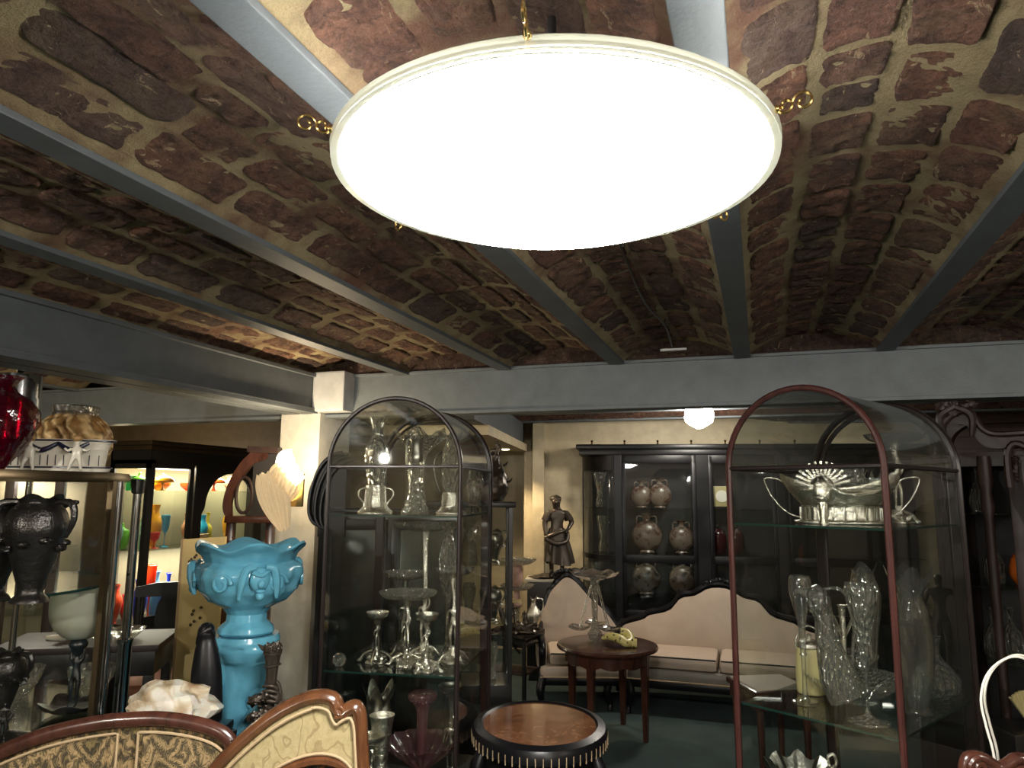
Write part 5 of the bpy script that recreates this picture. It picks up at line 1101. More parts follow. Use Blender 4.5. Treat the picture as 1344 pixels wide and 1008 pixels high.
for k, q in enumerate(ql):
    if k in (0, 2, 5): amphora('silver_vase', ('silver handled vase on the vitrine lower glass shelf, right end', '', 'dark silver handled vase on the vitrine upper glass shelf, right end', '', '', 'dark silver handled vase on the vitrine upper glass shelf, left end')[k], q, .8, YD, 'tarnish')
    else: glassy('glass_vase', 'clear ribbed glass vase in the ebonised vitrine, ' + {1: 'lower shelf centre', 3: 'upper shelf centre', 4: 'on its floor', 6: 'lower shelf left'}[k], 'vase', q, [(.03, 0), (.04, .02), (.03, .1), (.05, .2), (.04, .26)], 'crystal', 20, flute=(8, .05, 0, .3), group='clear vases in the ebonised vitrine')
q = qv(.17, .12, zt + .002)
t = thing('figural_vase', 'tall dark bronze pear shaped vase with leaves on the ebonised vitrine', 'vase', q, YD)
b = MB()
def fv(u, v):
    a = u * 2 * pi; pr = [(.035, 0), (.07, .01), (.095, .06), (.105, .12), (.09, .19), (.06, .25), (.038, .29), (.035, .33), (.05, .37), (.02, .38)]
    f = v * (len(pr) - 1); i = min(int(f), len(pr) - 2); s_ = f - i; r = pr[i][0] * (1 - s_) + pr[i + 1][0] * s_; z = pr[i][1] * (1 - s_) + pr[i + 1][1] * s_
    r *= 1 + .16 * noise.noise(V((cos(a) * 3, sin(a) * 3, z * 26))); return (r * cos(a), r * sin(a), z)
b.grid(40, 40, fv).build('body', 'bronze', t)
b = MB()
for k in range(10): a = k * 1.3; z = .14 + .024 * k; r = .10 - .006 * k; b.tube([(r * cos(a), r * sin(a), z), ((r + .02) * cos(a + .1), (r + .02) * sin(a + .1), z + .01), ((r + .03) * cos(a), (r + .03) * sin(a), z + .03)], [.010, .008, .002], 6, sm=2)
b.build('leaves', 'bronze', t)
fig('figure', None, 'bronze', (.02, -.04, .30), .14, 0, t)

# ---------------------------------------------------------------- nest table with bronze group and comport
DN = 6.35; pn = locg(690, DN, 0.6)
t = thing('nest_table', 'small black side table with lower shelf carrying the bronze group', 'table', (pn.x, pn.y, 0), YD - 28)
MB().box(-.42, 0, .565, 0, .38, .595, .006).build('tabletop', 'ebony', t)
MB().box(-.42, 0, .595, 0, .02, .612, .004).box(-.42, .36, .595, 0, .38, .612, .004).box(-.02, .0, .595, 0, .38, .612, .004).box(-.42, .0, .595, -.40, .38, .612, .004).build('raised_edge', 'dark_mahogany', t)
for x in (-.40, -.045):
    for y in (.02, .335): MB().box(x, y, 0, x + .03, y + .03, .565, .005).build('leg', 'ebony', t)
MB().box(-.39, .03, .50, -.03, .35, .565, .004).build('apron', 'ebony', t)
MB().box(-.39, .05, .27, -.03, .34, .29, .004).build('lower_shelf', 'dark_mahogany', t)
for s_ in (-.37, -.06): MB().tube([(s_, .015, .46), (s_ + (.08 if s_ < -.2 else -.08), .015, .53)], .012, 6).build('bracket', 'ebony', t)
t = thing('bronze_group', 'dark bronze group of struggling figures on a rocky base on the side table', 'sculpture', loc(676, .613, 6.47), YD)
MB().ball((0, 0, .02), .13, sx=1.3, sy=.8, sz=.42, seg=24, rings=12, rough=1.0, fr=14).build('rocky_base', 'bronze', t)
fig('figure', None, 'bronze', (-.02, 0, .04), .22, 20, t, arms=dict(wl=(.4, -.1, 1.0, .04), dl=(.5, -.1, 1.0, .04), el=(.34, 0, 1.2, .05)))
fig('figure', None, 'bronze', (.08, .02, .03), .17, -40, t, arms=dict(head=(.1, -.12, 1.5, .09), crown=(.12, -.14, 1.56, .07)))
MB().tube([(-.05, 0, .06), (-.10, 0, .12), (-.13, 0, .20), (-.17, 0, .25), (-.19, -.01, .235)], [.04, .03, .018, .014, .006], 10, sm=4).tube([(-.12, 0, .16), (-.10, 0, .21)], .008, 6).build('rearing_beast', 'bronze', t)
MB().tube([(.10, 0, .05), (.16, .0, .08), (.19, 0, .06)], [.035, .025, .01], 10, sm=3).build('fallen_figure', 'bronze', t)
t = thing('two_tier_comport', 'two tiered cut glass comport on a pink porcelain stem behind the bronze', 'comport', loc(678, .596, 6.62), YD)
MB().lathe(smooth_prof([(.10, 0), (.09, .015), (.03, .04), (.02, .10), (.028, .2)], 4), 28, cap=False, flute=(6, .06, 0, .3)).build('glass_foot', 'crystal', t)
for z, r in ((.38, .15), (.60, .17)): MB().lathe(smooth_prof([(.02, z - .03), (r * .6, z - .02), (r * .93, z + .01), (r, z + .025), (r * .9, z + .015), (r * .5, z - .008), (.01, z - .012)], 3), 44, cap=False, flute=(22, .03, z - .03, z + .03)).build('dish', 'crystal', t)
MB().lathe(smooth_prof([(.02, .2), (.05, .23), (.035, .27), (.025, .33), (.03, .38), (.05, .43), (.055, .5), (.045, .56), (.02, .59)], 4), 24).build('pink_stem', 'rose', t, label='pink moulded porcelain stem')
MB().box(-.04, -.04, .235, .04, .04, .28, .01).build('gilt_block', 'ivory', t)
t = thing('silver_ewer', 'ornate silver ewer standing behind the bronze group', 'ewer', loc(700, .596, 6.60), YD)
MB().lathe(smooth_prof([(.04, 0), (.02, .03), (.06, .1), (.065, .16), (.03, .22), (.02, .26), (.035, .3)], 4), 28, cap=False, flute=(8, .07, .05, .22), rim=(2, .02, .26)).build('body', 'silver', t); MB().tube([(.03, 0, .29), (.08, 0, .28), (.085, 0, .2), (.05, 0, .12)], .006, 8, sm=4).build('handle', 'silver', t)

# ---------------------------------------------------------------- bronze woman on the marble topped console
DC = 7.5; t = thing('marble_console', 'white marble topped dark console below the bronze woman', 'console', locg(722, DC, 1.0), YD - 6)
MB().box(-.24, -.16, .935, .30, .16, .965, .006).build('marble_top', 'marble', t); MB().box(-.22, -.14, .06, .27, .15, .935, .01).build('body', 'ebony', t); MB().box(-.20, -.12, 0, .25, .13, .06).build('plinth', 'ebony', t)
t = thing('woman_statuette', 'dark bronze statuette of a standing woman with hand on hip and gathered apron', 'statue', loc(731, .967, DC), YD + 6, scale=(1.34, 1.26, 1.05))
HW = .74; kk = HW / 1.7
bw = fig('body', None, 'bronze', (0, 0, .02), HW, 0, t, arms=dict(pelvis=(0, 0, .93, .15, .12), chest=(0, -.01, 1.27, .16, .12), sl=(.15, 0, 1.37, .07), el=(.28, .05, 1.15, .05), wl=(.19, -.03, .99, .036), dl=(.14, -.09, .98, .036),
     sr=(-.15, 0, 1.37, .07), er=(-.22, -.02, 1.12, .05), wr=(-.21, -.12, .90, .036), dr=(-.18, -.16, .86, .036), neck0=(0, 0, 1.42, .075), neck=(-.01, -.01, 1.48, .062), head=(-.02, -.03, 1.58, .09, .105), crown=(-.02, -.01, 1.67, .09), kl=(.10, -.04, .5, .06), kr=(-.12, -.06, .5, .06)), sub=2)
sk_ = MB()
def skirt(u, v):
    a = u * 2 * pi; z = 1.02 - v * .76; r = .13 + .12 * v ** .8; r *= 1 + (.05 + .07 * v) * sin(9 * a + 2 * sin(2 * a)) + .04 * sin(4 * a + 5 * v); return ((r * cos(a) + .05 * v) * kk, (r * .78 * sin(a)) * kk, (z + .05 * v * sin(a * 2 + 1)) * kk + .02)
sk_.grid(90, 20, skirt).build('skirt', 'bronze', t)
ap = MB(); ap.tube([V((-.23, -.13, .86)) * kk, V((-.1, -.17, .93)) * kk, V((.05, -.16, 1.0)) * kk, V((.16, -.09, 1.03)) * kk], [.018, .02, .016, .010], 10, sm=4)
ap.tube([V((-.22, -.16, .84)) * kk, V((-.05, -.20, .74)) * kk, V((.14, -.16, .80)) * kk, V((.18, -.1, 1.0)) * kk], [.02, .024, .02, .01], 10, sm=4).build('gathered_apron', 'bronze', t)
MB().ball((-.02 * kk, .035 * kk, 1.66 * kk + .02), .105 * kk, sz=.8, seg=16, rough=.25, fr=16).ball((-.02 * kk, .085 * kk, 1.60 * kk + .02), .06 * kk).build('hair', 'bronze', t)
MB().ball((-.02 * kk, -.125 * kk, 1.585 * kk + .02), .016 * kk, sz=1.6).ball((-.05 * kk, -.11 * kk, 1.61 * kk + .02), .012 * kk).ball((.01 * kk, -.11 * kk, 1.61 * kk + .02), .012 * kk).ball((-.02 * kk, -.118 * kk, 1.545 * kk + .02), .016 * kk, sx=1.4, sz=.5).build('face', 'bronze', t)
MB().tube([V((.13, 0, 1.40)) * kk, V((.19, .02, 1.32)) * kk, V((.225, .03, 1.25)) * kk], [.036, .035, .036], 12, sm=3).build('sleeve', 'bronze', t)
MB().tube([V((-.13, 0, 1.40)) * kk, V((-.17, 0, 1.31)) * kk, V((-.195, 0, 1.23)) * kk], [.036, .035, .036], 12, sm=3).build('sleeve', 'bronze', t)
MB().ball((0, 0, .012), .16, sx=1.15, sy=.8, sz=.16, seg=24, rough=.6, fr=14).build('rocky_base', 'bronze', t)
t = thing('bronze_animal', 'small dark bronze crouching animal beside the statuette feet', 'sculpture', loc(757, .967, DC - .03), YD)
MB().ball((0, 0, .01), .08, sx=1.2, sy=.7, sz=.2, rough=.4).build('base', 'bronze', t)
MB().tube([(-.07, 0, .05), (-.02, 0, .065), (.04, 0, .06), (.075, 0, .085), (.10, 0, .075)], [.03, .036, .03, .026, .012], 12, sm=4).tube([(-.06, -.02, .05), (-.07, -.03, .02)], .012, 8).tube([(.04, -.02, .05), (.06, -.03, .015)], .011, 8).tube([(-.09, 0, .06), (-.12, 0, .04)], .006, 6).build('animal', 'bronze', t)

# ---------------------------------------------------------------- black vitrine along the rear wall
pv = locg(762, 7.42, 1.5); t = thing('black_vitrine', 'long black vitrine with bowed glass end full of painted flasks at rear wall', 'vitrine', (pv.x, pv.y, 0), 10)
H_ = 2.30; LV = 3.3; s1 = FPX / 7.3
X = lambda px: (px - 762) / s1 * 1.0
MB().box(-.04, -.05, H_ - .05, LV, .4, H_, .012).box(-.01, -.02, H_ - .11, LV, .4, H_ - .05, .01).build('cornice', 'black', t)
MB().box(0, .0, 0, LV, .5, .62, .01).build('lower_body', 'black', t)
MB().box(0, .46, .6, LV, .4, H_ - .1).build('back_panel', 'interior', t, smooth=False)
def bow(r0, r1, z0, z1): return MB().lathe([(r0, z0), (r1, z0), (r1, z1), (r0, z1), (r0, z0)], 20, (.36, .42, 0), a0=pi, a1=1.5 * pi, cap=False, sy=1.18)
bow(.33, .36, H_ - .26, H_ - .1).build('bow_rail', 'black', t); bow(.33, .365, 1.155, 1.20).build('bow_rail', 'black', t); bow(.34, .36, .6, .68).build('bow_rail', 'black', t)
bow(.348, .352, .66, H_ - .12).build('bowed_pane', 'pane', t)
MB().box(.0, .40, .6, .02, .46, H_ - .1).build('side_post', 'black', t, smooth=False)
for a, b in ((806, 816), (911, 927), (1010, 1024)):
    MB().box(X(a), -.015, .6, X(b), .03, H_ - .1, .005).build('stile', 'black', t, smooth=False)
for k, (a, b) in enumerate(((816, 911), (927, 1010), (1024, 1120))):
    x0, x1 = X(a), X(b)
    d_ = MB().box(x0, -.008, H_ - .19, x1, .02, H_ - .1, .004).box(x0, -.008, 1.13, x1, .02, 1.21, .004).box(x0, -.008, .6, x1, .02, .68, .004).box(x0, -.008, .6, x0 + .04, .02, H_ - .1, .003).box(x1 - .04, -.008, .6, x1, .02, H_ - .1, .003).build('door', 'black', t)
    MB().box(x0 + .04, .004, .68, x1 - .04, .008, H_ - .19).build('pane', 'pane', d_, smooth=False)
for z in (1.21, 1.66, .80): MB().box(.05, .06, z - .006, LV - .05, .44, z).build('glass_shelf', 'shelf', t, smooth=False)
for k in range(7): MB().lathe([(.012, 0), (.006, .02), (.014, .035), (0, .045)], 10, (.12 + k * .33, .0, H_)).build('finial', 'brass', t)
aV = radians(10); vq = lambda x, y, z: V((pv.x + x * cos(aV) - y * sin(aV), pv.y + x * sin(aV) + y * cos(aV), z))
light('AREA', 'vitrine_lamp', vq(1.6, .2, H_ - .14), 2.2, NEUT, 2.6, (0, 0, aV), .1)
def flask(px, z, r, mat, words):
    q = vq(X(px), .24, z); t = thing('moon_flask', words, 'flask', q, 10, 'painted flasks in the black vitrine' if 0 else None)
    MB().ball((0, 0, r * 1.05), r, sy=.5, seg=26, rings=16).build('body', mat, t)
    MB().lathe(smooth_prof([(r * .35, r * 1.95), (r * .22, r * 2.1), (r * .26, r * 2.35), (r * .42, r * 2.5)], 3), 20, cap=False).build('neck', mat, t)
    MB().lathe([(r * .5, 0), (r * .4, r * .14)], 20, sy=.6).build('foot', mat, t)
    for s_ in (-1, 1): MB().tube([(s_ * r * .25, 0, r * 2.3), (s_ * r * .6, 0, r * 2.3), (s_ * r * .65, 0, r * 1.8)], r * .06, 8, sm=3).build('handle', mat, t)
flask(848, 1.217, .155, 'flask1', 'large round painted flask, left on the upper door shelf')
flask(893, 1.217, .13, 'flask1', 'round painted flask, right on the upper door shelf')
flask(846, .806, .145, 'flask2', 'white flask with black branches, left behind the lower door')
flask(893, .806, .14, 'flask2', 'white flask with black branches, right behind the lower door')
flask(866, 1.667, .12, 'flask1', 'painted flask high behind the left door, right one')
flask(842, 1.667, .11, 'flask1', 'painted flask high behind the left door, left one')
for k, (px, y, z, h, w_) in enumerate(((782, .25, .806, .3, 'lowest'), (790, .28, 1.217, .36, 'middle'), (786, .3, 1.667, .36, 'uppermost'))):
    glassy('glass_vase', 'clear cut glass vase in the bowed end of the black vitrine, %s shelf' % w_, 'vase', vq(X(px), y, z), [(.04, 0), (.05, .05), (.03, h * .4), (.06, h * .8), (.07, h)], 'crystal', 20, flute=(8, .05, 0, .5))
for k, (px, z, w_) in enumerate(((940, 1.217, 'red lidded jar behind the second door of the black vitrine'), (962, 1.217, 'small red jar beside another behind the second vitrine door'))):
    t = thing('lidded_jar', w_, 'jar', vq(X(px), .2, z)); MB().lathe(smooth_prof([(.05, 0), (.08, .08), (.07, .2), (.03, .25)], 4), 20).build('body', 'ruby', t); MB().ball((0, 0, .27), .02).build('knob', 'black', t)
t = thing('mantel_clock', 'pale square mantel clock behind the second vitrine door', 'clock', vq(X(945), .2, 1.667), 10); MB().box(-.1, -.05, 0, .1, .05, .22, .012).build('case', 'beige', t); MB().lathe([(0, 0), (.06, 0), (.06, .01), (0, .01)], 24, mt=Matrix.Translation((0, -.05, .12)) @ Matrix.Rotation(pi / 2, 4, 'X')).build('dial', 'white', t)
MB().box(-.12, -.06, .0, .12, .06, .02, .004).build('base', 'black', t)

# ---------------------------------------------------------------- upholstered sofas
def sofa(name, label, cat, p, rz, W, crest, seatz=.36, depth=.62, cush=2, mat='leather'):
    """origin: middle of the back on the floor; front towards -y; crest: outline x,z of the back from left to right"""
    t = thing(name, label, cat, p, rz)
    C = resample(crest, 5); n = len(C)
    lean = lambda z: .16 * max(0, z - .4)
    mb = MB()
    for face in (0, 1):
        def fn(u, v, face=face):
            f = u * (n - 1); i = min(int(f), n - 2); q = f - i; x = C[i][0] * (1 - q) + C[i + 1][0] * q; z1 = C[i][1] * (1 - q) + C[i + 1][1] * q - .02
            z = .30 + (z1 - .30) * v; bul = .05 * sin(pi * min(1, u * 1.0)) * sin(pi * v * .9 + .1)
            return (x, (-.07 - bul + lean(z)) if face == 0 else (.05 + lean(z)), z)
        mb.grid(40, 12, fn)
    mb.build('back_panel', mat, t)
    MB().tube([(x, -.03 + lean(z), z) for x, z in C], [.024 + .010 * abs(sin(i * .55)) for i in range(n)], 8, flat=1.1).build('crest_rail', 'black', t)
    mid = C[n // 2] if cush == 2 else max(C, key=lambda c: c[1]); b = MB()
    for k in range(9):
        a = pi * k / 8; b.ball((mid[0] + .09 * cos(a), -.045 + lean(mid[1]), mid[1] + .004 + .035 * sin(a)), .022, sy=.6, rough=.6, fr=20)
    b.tube(spiral((mid[0] - .13, -.05 + lean(mid[1]), mid[1] - .005), .035, .008, 0, 1.2, 14), [.009] * 15, 6).tube(spiral((mid[0] + .13, -.05 + lean(mid[1]), mid[1] - .005), .035, .008, pi, -1.2, 14), [.009] * 15, 6)
    b.build('carved_crest', 'black', t)
    MB().box(-W / 2, -depth, .20, W / 2, .05, .28, .03).build('seat_rail', 'black', t)
    MB().box(-W / 2 + .01, -depth - .005, .26, W / 2 - .01, .04, seatz, .035).build('upholstered_base', 'grey_leather' if cush == 2 else mat, t)
    MB().tube([(-W / 2 + .01, -depth - .01, .275), (W / 2 - .01, -depth - .01, .275)], .006, 6).build('nail_trim', 'cord', t)
    cw = (W - .16) / cush
    for k in range(cush):
        x0 = -W / 2 + .08 + k * cw; c_ = MB().box(x0 + .006, -depth + .02, seatz, x0 + cw - .006, -.09, seatz + .11, .045).build('seat_cushion', mat, t)
        z_ = seatz + .10; MB().tube([(x0 + .02, -depth + .012, z_), (x0 + cw - .02, -depth + .012, z_)], .006, 6).build('piping', 'interior', c_)
    for s_ in (-1, 1):
        x = s_ * (W / 2 - .03)
        MB().box(x - .045, -depth + .12, seatz - .04, x + .045, -.04, .50, .03).build('arm_pad', mat, t)
        MB().tube([(x, -.06, .62), (x, -.3, .56), (x, -depth + .10, .54), (x, -depth + .02, .47), (x, -depth + .06, .36), (x, -depth + .02, .26)], [.022, .026, .03, .034, .028, .03], 10, sm=4).build('arm_frame', 'black', t)
        MB().tube([(x, -depth + .02, .26), (x + s_ * .02, -depth - .02, .16), (x, -depth + .01, .06), (x, -depth - .01, 0)], [.04, .034, .02, .022], 10, sm=4).build('leg', 'black', t)
        MB().tube([(x, .0, .26), (x, .04, .1), (x, .06, 0)], [.032, .024, .02], 8, sm=3).build('leg', 'black', t)
    return t
ps = locg(944, 6.74, .8)
sofa('cream_sofa', 'cream upholstered sofa with carved black crest between the two arched cases', 'sofa', (ps.x, ps.y, 0), 1, 1.84,
     [(-.92, .54), (-.86, .62), (-.68, .68), (-.62, .72), (-.44, .77), (-.34, .88), (-.21, .91), (-.08, .98), (.08, .98), (.21, .91), (.34, .88), (.44, .77), (.62, .72), (.68, .68), (.86, .62), (.92, .54)])
ps = locg(760, 7.0, .8)
sofa('cream_armchair', 'cream upholstered armchair with peaked black back behind the glass epergne', 'armchair', (ps.x, ps.y, 0), 18, .78,
     [(-.40, .55), (-.38, .70), (-.32, .78), (-.27, .90), (-.20, .98), (-.12, 1.04), (-.03, 1.0), (.10, .86), (.22, .76), (.32, .64), (.39, .52)], cush=1)

# ---------------------------------------------------------------- round mahogany table, epergne, yellow piece
pt = locg(797, 5.80, 0.65); t = thing('round_table', 'round mahogany table with scalloped apron and square tapering legs', 'table', (pt.x, pt.y, 0), YD + 14)
MB().lathe([(0, .625), (.36, .625), (.383, .635), (.388, .648), (.38, .662), (.355, .668), (0, .668)], 56).build('tabletop', 'mahogany', t)
def apr(u, v):
    a = u * 2 * pi; r = .325; z = .625 - v * (.075 + .018 * abs(sin(a * 6))); return (r * cos(a), r * sin(a), z)
MB().grid(96, 3, apr).build('apron', 'mahogany', t)
for k in range(4):
    a = pi / 4 + k * pi / 2; mt = Matrix.Translation((.30 * cos(a), .30 * sin(a), 0)) @ Matrix.Rotation(a, 4, 'Z')
    MB().add([(sx_ * (.016 + .012 * h), sy_ * (.016 + .012 * h), z) for z, h in ((0, 0), (.63, 1)) for sx_, sy_ in ((-1, -1), (1, -1), (1, 1), (-1, 1))], [(0, 1, 2, 3), (4, 5, 6, 7), (0, 1, 5, 4), (1, 2, 6, 5), (2, 3, 7, 6), (3, 0, 4, 7)], mt).build('leg', 'mahogany', t, smooth=False)
t = thing('glass_epergne', 'tall glass epergne with wide top dish and three silver armed lower dishes', 'epergne', loc(781, .669, 5.86), YD)
MB().lathe(smooth_prof([(.05, 0), (.04, .012), (.055, .06), (.03, .10), (.022, .2), (.03, .4), (.034, .46)], 4), 28, cap=False, flute=(8, .05, .0, .4)).build('column', 'crystal', t)
MB().lathe(smooth_prof([(.03, .455), (.09, .47), (.16, .495), (.19, .52), (.18, .518), (.1, .485), (.02, .475)], 3), 48, cap=False, rim=(8, .01, .49)).build('top_dish', 'smooth', t)
b = MB()
for k in range(3):
    a = radians(200 + 120 * k); c_, s_ = cos(a), sin(a)
    for o_ in (-.012, .012): b.tube([(.03 * c_ - o_ * s_, .03 * s_ + o_ * c_, .42), (.06 * c_ - o_ * s_, .06 * s_ + o_ * c_, .33), (.09 * c_ - o_ * s_, .09 * s_ + o_ * c_, .22), (.13 * c_ - o_ * s_, .13 * s_ + o_ * c_, .11)], .0045, 6, sm=3)
    for z, r in ((.33, .06), (.22, .09)): b.tube([(r * c_ - .014 * s_, r * s_ + .014 * c_, z), (r * c_ + .014 * s_, r * s_ - .014 * c_, z)], .004, 6)
    MB().lathe(smooth_prof([(.015, .09), (.05, .095), (.085, .115), (.08, .118), (.01, .10)], 3), 30, (.135 * c_, .135 * s_, 0), cap=False, rim=(3, .008, .10)).build('lower_dish', 'smooth', t)
b.build('silver_arms', 'silver', t)
t = thing('yellow_cornucopia', 'curled pale yellow ceramic piece with dark spots on the round table', 'ornament', loc(812, .669, 5.68), YD)
MB().tube([(-.12, .02, .05), (-.07, 0, .07), (-.0, -.03, .06), (.05, -.05, .035), (.085, -.02, .05), (.07, .03, .09), (.02, .04, .10)], [.012, .035, .042, .04, .036, .032, .03], 14, sm=5, flat=.8).tube([(.07, -.04, .03), (.13, -.05, .03)], [.03, .034], 14).build('body', 'yellow', t)
# drum table
pd = locg(708, 3.48, .76); t = thing('drum_table', 'round low table with burr walnut top and ebonised notched rim', 'table', (pd.x, pd.y, 0), YD, scale=(.87, 1.08, 1.325))
RT_ = .352
MB().lathe([(0, .575), (RT_ * .835, .575), (RT_ * .835, .582), (0, .582)], 64).build('walnut_top', 'burl', t, label='glossy orange brown burr walnut disc')
MB().lathe([(0, .53), (RT_ * .97, .53), (RT_, .54), (RT_ * 1.0, .566), (RT_ * .97, .58), (RT_ * .86, .588), (RT_ * .83, .582), (RT_ * .83, .576), (0, .576)], 72).build('ebonised_rim', 'black', t)
mb = MB()
for k in range(60):
    a = 2 * pi * k / 60; mb.box(-.0022, RT_ * .994, .531, .0022, RT_ * 1.006, .562, 0, Matrix.Rotation(a, 4, 'Z'))
mb.build('ivory_notches', 'cord', t, kind='stuff', smooth=False)
MB().lathe([(RT_ * .86, .44), (RT_ * .92, .45), (RT_ * .92, .53), (RT_ * .86, .53)], 64, cap=False).build('apron', 'black', t)
for k in range(6):
    a = radians(25 + 60 * k); mt = Matrix.Rotation(a, 4, 'Z')
    MB().tube([(RT_ * .90, 0, .52), (RT_ * .99, 0, .47), (RT_ * .96, 0, .38), (RT_ * .82, 0, .2), (RT_ * .86, 0, .06), (RT_ * .95, 0, .02)], [.03, .036, .03, .022, .02, .022], 12, sm=4, mt=mt).build('leg', 'black', t)
MB().lathe([(0, .12), (RT_ * .8, .12), (RT_ * .82, .13), (RT_ * .8, .145), (0, .145)], 48).build('lower_shelf', 'black', t)

# ---------------------------------------------------------------- right hand side
pa = locg(1252, 3.75, 2.1); t = thing('carved_armoire', 'dark carved armoire with arched crest and flower finial at the right edge', 'armoire', (pa.x, pa.y, 0), -24)
DAm = 3.75; zc = lambda y: zat(y, DAm, 1290)
AX = lambda px: (px - 1252) * DAm / FPX * 1.18
cr = resample([(AX(a), zc(b)) for a, b in ((1236, 600), (1244, 560), (1256, 545), (1266, 541), (1274, 548), (1282, 566), (1294, 573), (1320, 573), (1400, 573), (1480, 573))], 5)
MB().slab(cr + [(x + (.03 if x < AX(1262) else -.02), z - .07) for x, z in cr[::-1]], -.03, .05).build('crest_board', 'dark_mahogany', t, angle=50)
MB().tube([(x, -.045, z) for x, z in cr], .016, 8).build('crest_moulding', 'dark_mahogany', t)
b = MB()
for k in range(16): b.ball((AX(1258) + .085 * cos(k * 2.4) * (k / 16) ** .5, -.05, zc(530) + .05 * sin(k * 2.4) * (k / 16) ** .5), .026, sy=.7, rough=.7, fr=16)
for s_ in (-1, 1): b.tube([(AX(1258), -.05, zc(536)), (AX(1258) + s_ * .07, -.05, zc(548)), (AX(1258) + s_ * .06, -.05, zc(575))], [.02, .024, .008], 8, sm=4)
b.build('flower_finial', 'dark_mahogany', t)
x0, x1 = AX(1240), AX(1480)
MB().box(x0, .0, 0, x0 + .04, .45, zc(600), .006).build('side_panel', 'dark_mahogany', t)
for x in (x0, x0 + .16): MB().lathe([(.03, 0), (.03, .3), (.022, .35), (.03, .4), (.022, .45), (.022, 1.7), (.032, 1.75), (.024, 1.82), (.035, 1.88), (.03, zc(600))], 14, (x + .02, -.01, 0)).build('turned_post', 'dark_mahogany', t)
MB().box(x0, .42, 0, x1, .45, zc(600)).build('back_panel', 'interior', t, smooth=False)
MB().box(x0, -.02, 0, x1, .43, .55, .01).build('lower_body', 'dark_mahogany', t); MB().box(x0, .0, zc(600) - .05, x1, .43, zc(595)).build('top', 'dark_mahogany', t, smooth=False)
dx0, dx1 = AX(1302), AX(1430); dm = (dx0 + dx1) / 2; dh = (dx1 - dx0) / 2
dc = resample([(dx0, zc(640)), (dx0 + .0, zc(600)), (dx0 + .04, zc(586)), (dx0 + .12, zc(600)), (dx0 + .2, zc(622)), (dm, zc(628)), (dx1 - .1, zc(610)), (dx1, zc(640))], 4)
MB().tube([(x, -.05, z) for x, z in dc], .018, 8).build('door_crest', 'dark_mahogany', t)
d_ = MB().box(dx0 - .01, -.045, .56, dx0 + .06, -.01, zc(600), .008).box(dx1 - .06, -.045, .56, dx1, -.01, zc(620), .008).slab([(dx0, zc(600)), (dx1, zc(620)), (dx1, zc(660))] + [(dm + (dh - .06) * cos(a), zc(700) + .18 * sin(a)) for a in [pi * k / 14 for k in range(15)]] + [(dx0, zc(660))], -.045, -.01).build('arched_door', 'dark_mahogany', t)
MB().box(dx0 + .05, -.03, .56, dx1 - .05, -.026, zc(640)).build('door_pane', 'pane', d_, smooth=False)
for k in range(6): MB().ball((dx0 + .03, -.055, zc(600) - .02 - k * .02), .016 - .001 * k, rough=.6, fr=20).build('carved_drop', 'dark_mahogany', t)
for z in (1.0, 1.36, 1.72): MB().box(x0 + .05, .02, z - .008, x1, .40, z).build('glass_shelf', 'shelf', t, smooth=False)
aA = radians(-24); aq = lambda x, y, z: V((pa.x + x * cos(aA) - y * sin(aA), pa.y + x * sin(aA) + y * cos(aA), z))
t = thing('orange_jar', 'round orange ceramic jar on the middle shelf of the dark armoire', 'jar', aq(AX(1300), .2, 1.362)); MB().lathe(smooth_prof([(.04, 0), (.07, .05), (.06, .12), (.045, .14)], 4), 24).build('body', 'orange', t); MB().lathe([(.046, .138), (.05, .15), (.04, .152)], 20, cap=False).build('lip', 'orange', t)
for k, (px, y, z) in enumerate(((1268, .15, 1.002), (1272, .2, 1.362), (1266, .15, 1.722), (1282, .22, 1.002))):
    glassy('crystal_decanter', ('cut crystal decanter low in the dark armoire beside the post', 'cut crystal decanter beside the orange jar in the armoire', 'cut crystal decanter on the highest armoire shelf', 'cut crystal decanter low in the armoire, the right one')[k], 'decanter', aq(AX(px), y, z), [(.04, 0), (.05, .05), (.04, .12), (.015, .17), (.018, .22), (.03, .24)], 'crystal', 20, flute=(10, .05, 0, .15), group='decanters inside the armoire')
q = aq(AX(1305), -.28, 0); t = thing('carved_fan_stool', 'dark stand topped by a small cream carved fan, right of the display case', 'stand', q, YD)
MB().box(-.14, -.12, 0, .14, .12, .80, .01).build('pedestal', 'ebony', t)
mb = MB()
for k in range(9):
    a = radians(50 + 10 * k); mb.tube([(0, 0, .82), (.06 * cos(a), 0, .82 + .06 * sin(a) * 1.3), (.10 * cos(a), 0, .82 + .10 * sin(a) * 1.3)], [.004, .009, .012], 8, flat=.5)
mb.build('carved_fan', 'beige', t, label='cream carved fan')
p = locg(1300, 6.0, 2.0); t = thing('dark_filler_wardrobe', 'very tall dark wardrobe in shadow behind the carved armoire', 'wardrobe', p, YD - 30)  # added to hide the lit cream wall and darken this corner
MB().box(-.42, 0, 0, 1.2, .5, 2.40, .01).build('carcass', 'dark_mahogany', t); MB().box(-.46, -.04, 2.40, 1.24, .54, 2.47, .015).build('cornice', 'dark_mahogany', t)
for a in (-.38, .15, .68): MB().box(a, -.02, .2, a + .48, .0, 2.3, .008).box(a + .07, -.03, .9, a + .41, -.02, 2.2, .006).build('door', 'dark_mahogany', t)
p = locg(1010, 4.1, .8); t = thing('tea_table', 'small mahogany table with pale top seen behind the right display case', 'table', p, YD + 10)
MB().box(-.17, -.17, .77, .17, .17, .80, .008).build('tabletop', 'mahogany', t); MB().box(-.15, -.15, .80, .15, .15, .805).build('pale_top', 'leather', t); MB().box(-.155, -.155, .70, .155, .155, .77, .005).build('apron', 'mahogany', t)
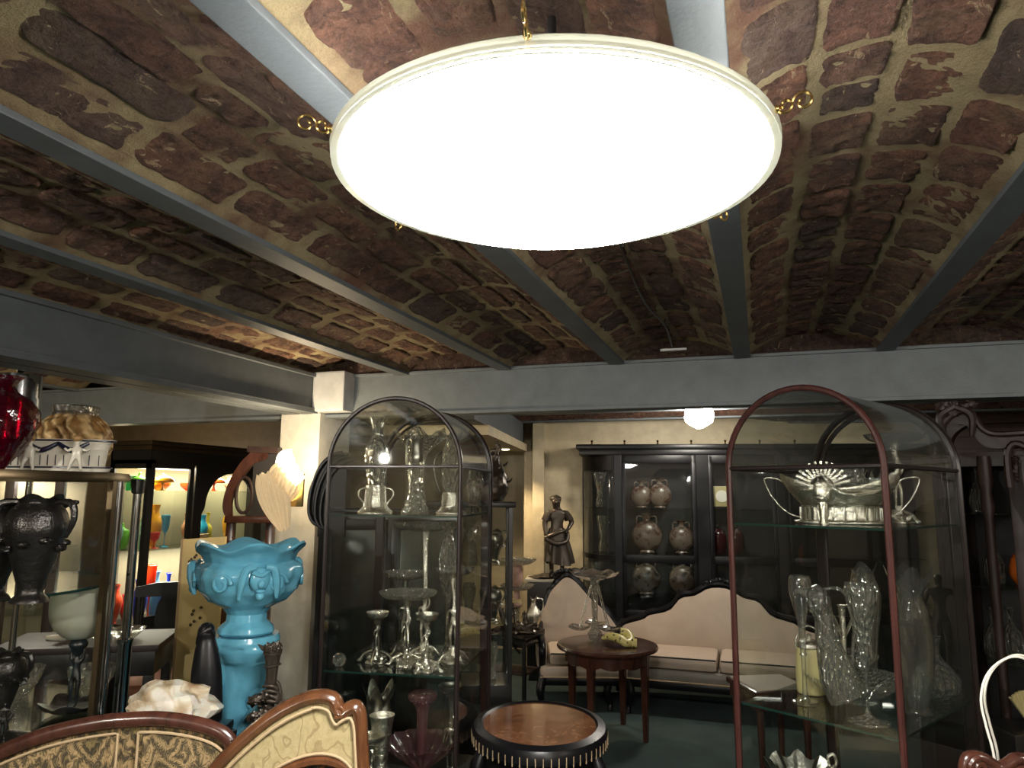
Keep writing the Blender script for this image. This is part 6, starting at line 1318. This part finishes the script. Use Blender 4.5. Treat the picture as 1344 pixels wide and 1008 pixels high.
for x in (-.13, .13):
    for y in (-.13, .13): MB().tube([(x, y, .72), (x, y, .3), (x, y, 0)], [.02, .014, .012], 8).build('leg', 'mahogany', t)
p = locg(1232, 4.7, 1.2); t = thing('bronze_youth', 'dark bronze figure on a tall pedestal behind the right display case', 'statue', p, YD - 10)
MB().box(-.13, -.13, 0, .13, .13, .72, .012).build('pedestal', 'ebony', t)
fig('body', None, 'bronze', (0, 0, .72), .62, 0, t, arms=dict(el=(.34, -.05, 1.25, .042), wl=(.42, -.2, 1.45, .03), dl=(.44, -.24, 1.5, .03)))
MB().ball((0, 0, .73), .11, sx=1.1, sz=.25, rough=.5).build('rocky_base', 'bronze', t)
# white swan necked arms and the carved chair in the right corner
t = thing('white_swan_arms', 'pair of thin white curved arms rising at the right picture edge', 'lamp', locg(1322, 2.15, 1.0), YD)
for k, o_ in enumerate((0, .022)):
    MB().tube([pl3 for pl3 in [((a - 1322) * 2.15 / FPX + o_ * 1.1, o_, zat(b, 2.15, 1322)) for a, b in ((1310, 1040), (1309, 990), (1303, 955), (1299, 920), (1307, 890), (1325, 870), (1350, 862), (1380, 880), (1388, 920))]], .0036, 10, sm=6).build('curved_arm', 'white', t)
MB().lathe([(.08, 0), (.08, .02), (.012, .04), (.012, .86), (.02, .88), (0, .89)], 20, ((1312 - 1322) * 2.15 / FPX, .01, 0)).build('stem', 'chrome', t)
t = thing('carved_chair', 'carved mahogany chair crest in the bottom right corner', 'chair', locg(1335, 2.0, 0.95), YD)
q_ = lambda a, b: ((a - 1335) * 2.0 / FPX, zat(b, 2.0, 1335))
crr = [q_(a, b) for a, b in ((1276, 1030), (1280, 1000), (1290, 994), (1304, 998), (1318, 1008), (1330, 1004), (1345, 996), (1370, 1004), (1390, 1000), (1396, 1030))]
MB().tube([(x, 0, z) for x, z in crr], .017, 10, sm=5).tube([(x, -.012, z - .02) for x, z in crr[1:-1]], .010, 8, sm=4).build('crest_rail', 'mahogany', t)
MB().tube(spiral((crr[1][0] + .02, -.02, crr[1][1] - .01), .026, .006, 1.5, 1.3, 14), [.009] * 15, 8).build('scroll', 'mahogany', t)
for x in (crr[0][0], crr[-1][0]): MB().tube([(x, 0, crr[0][1]), (x, .01, .6), (x, .05, 0)], .018, 8, sm=3).build('back_post', 'mahogany', t)
MB().slab([(crr[4][0] - .05, .42), (crr[4][0] - .03, crr[4][1]), (crr[4][0] + .07, crr[4][1]), (crr[4][0] + .09, .42)], .0, .015).build('splat', 'mahogany', t)
MB().box(crr[0][0], -.42, .38, crr[-1][0], .02, .46, .02).build('seat', 'grey_leather', t)
for x in (crr[0][0] + .02, crr[-1][0] - .02): MB().tube([(x, -.4, .4), (x, -.41, .2), (x, -.4, 0)], [.022, .018, .014], 8).build('leg', 'mahogany', t)
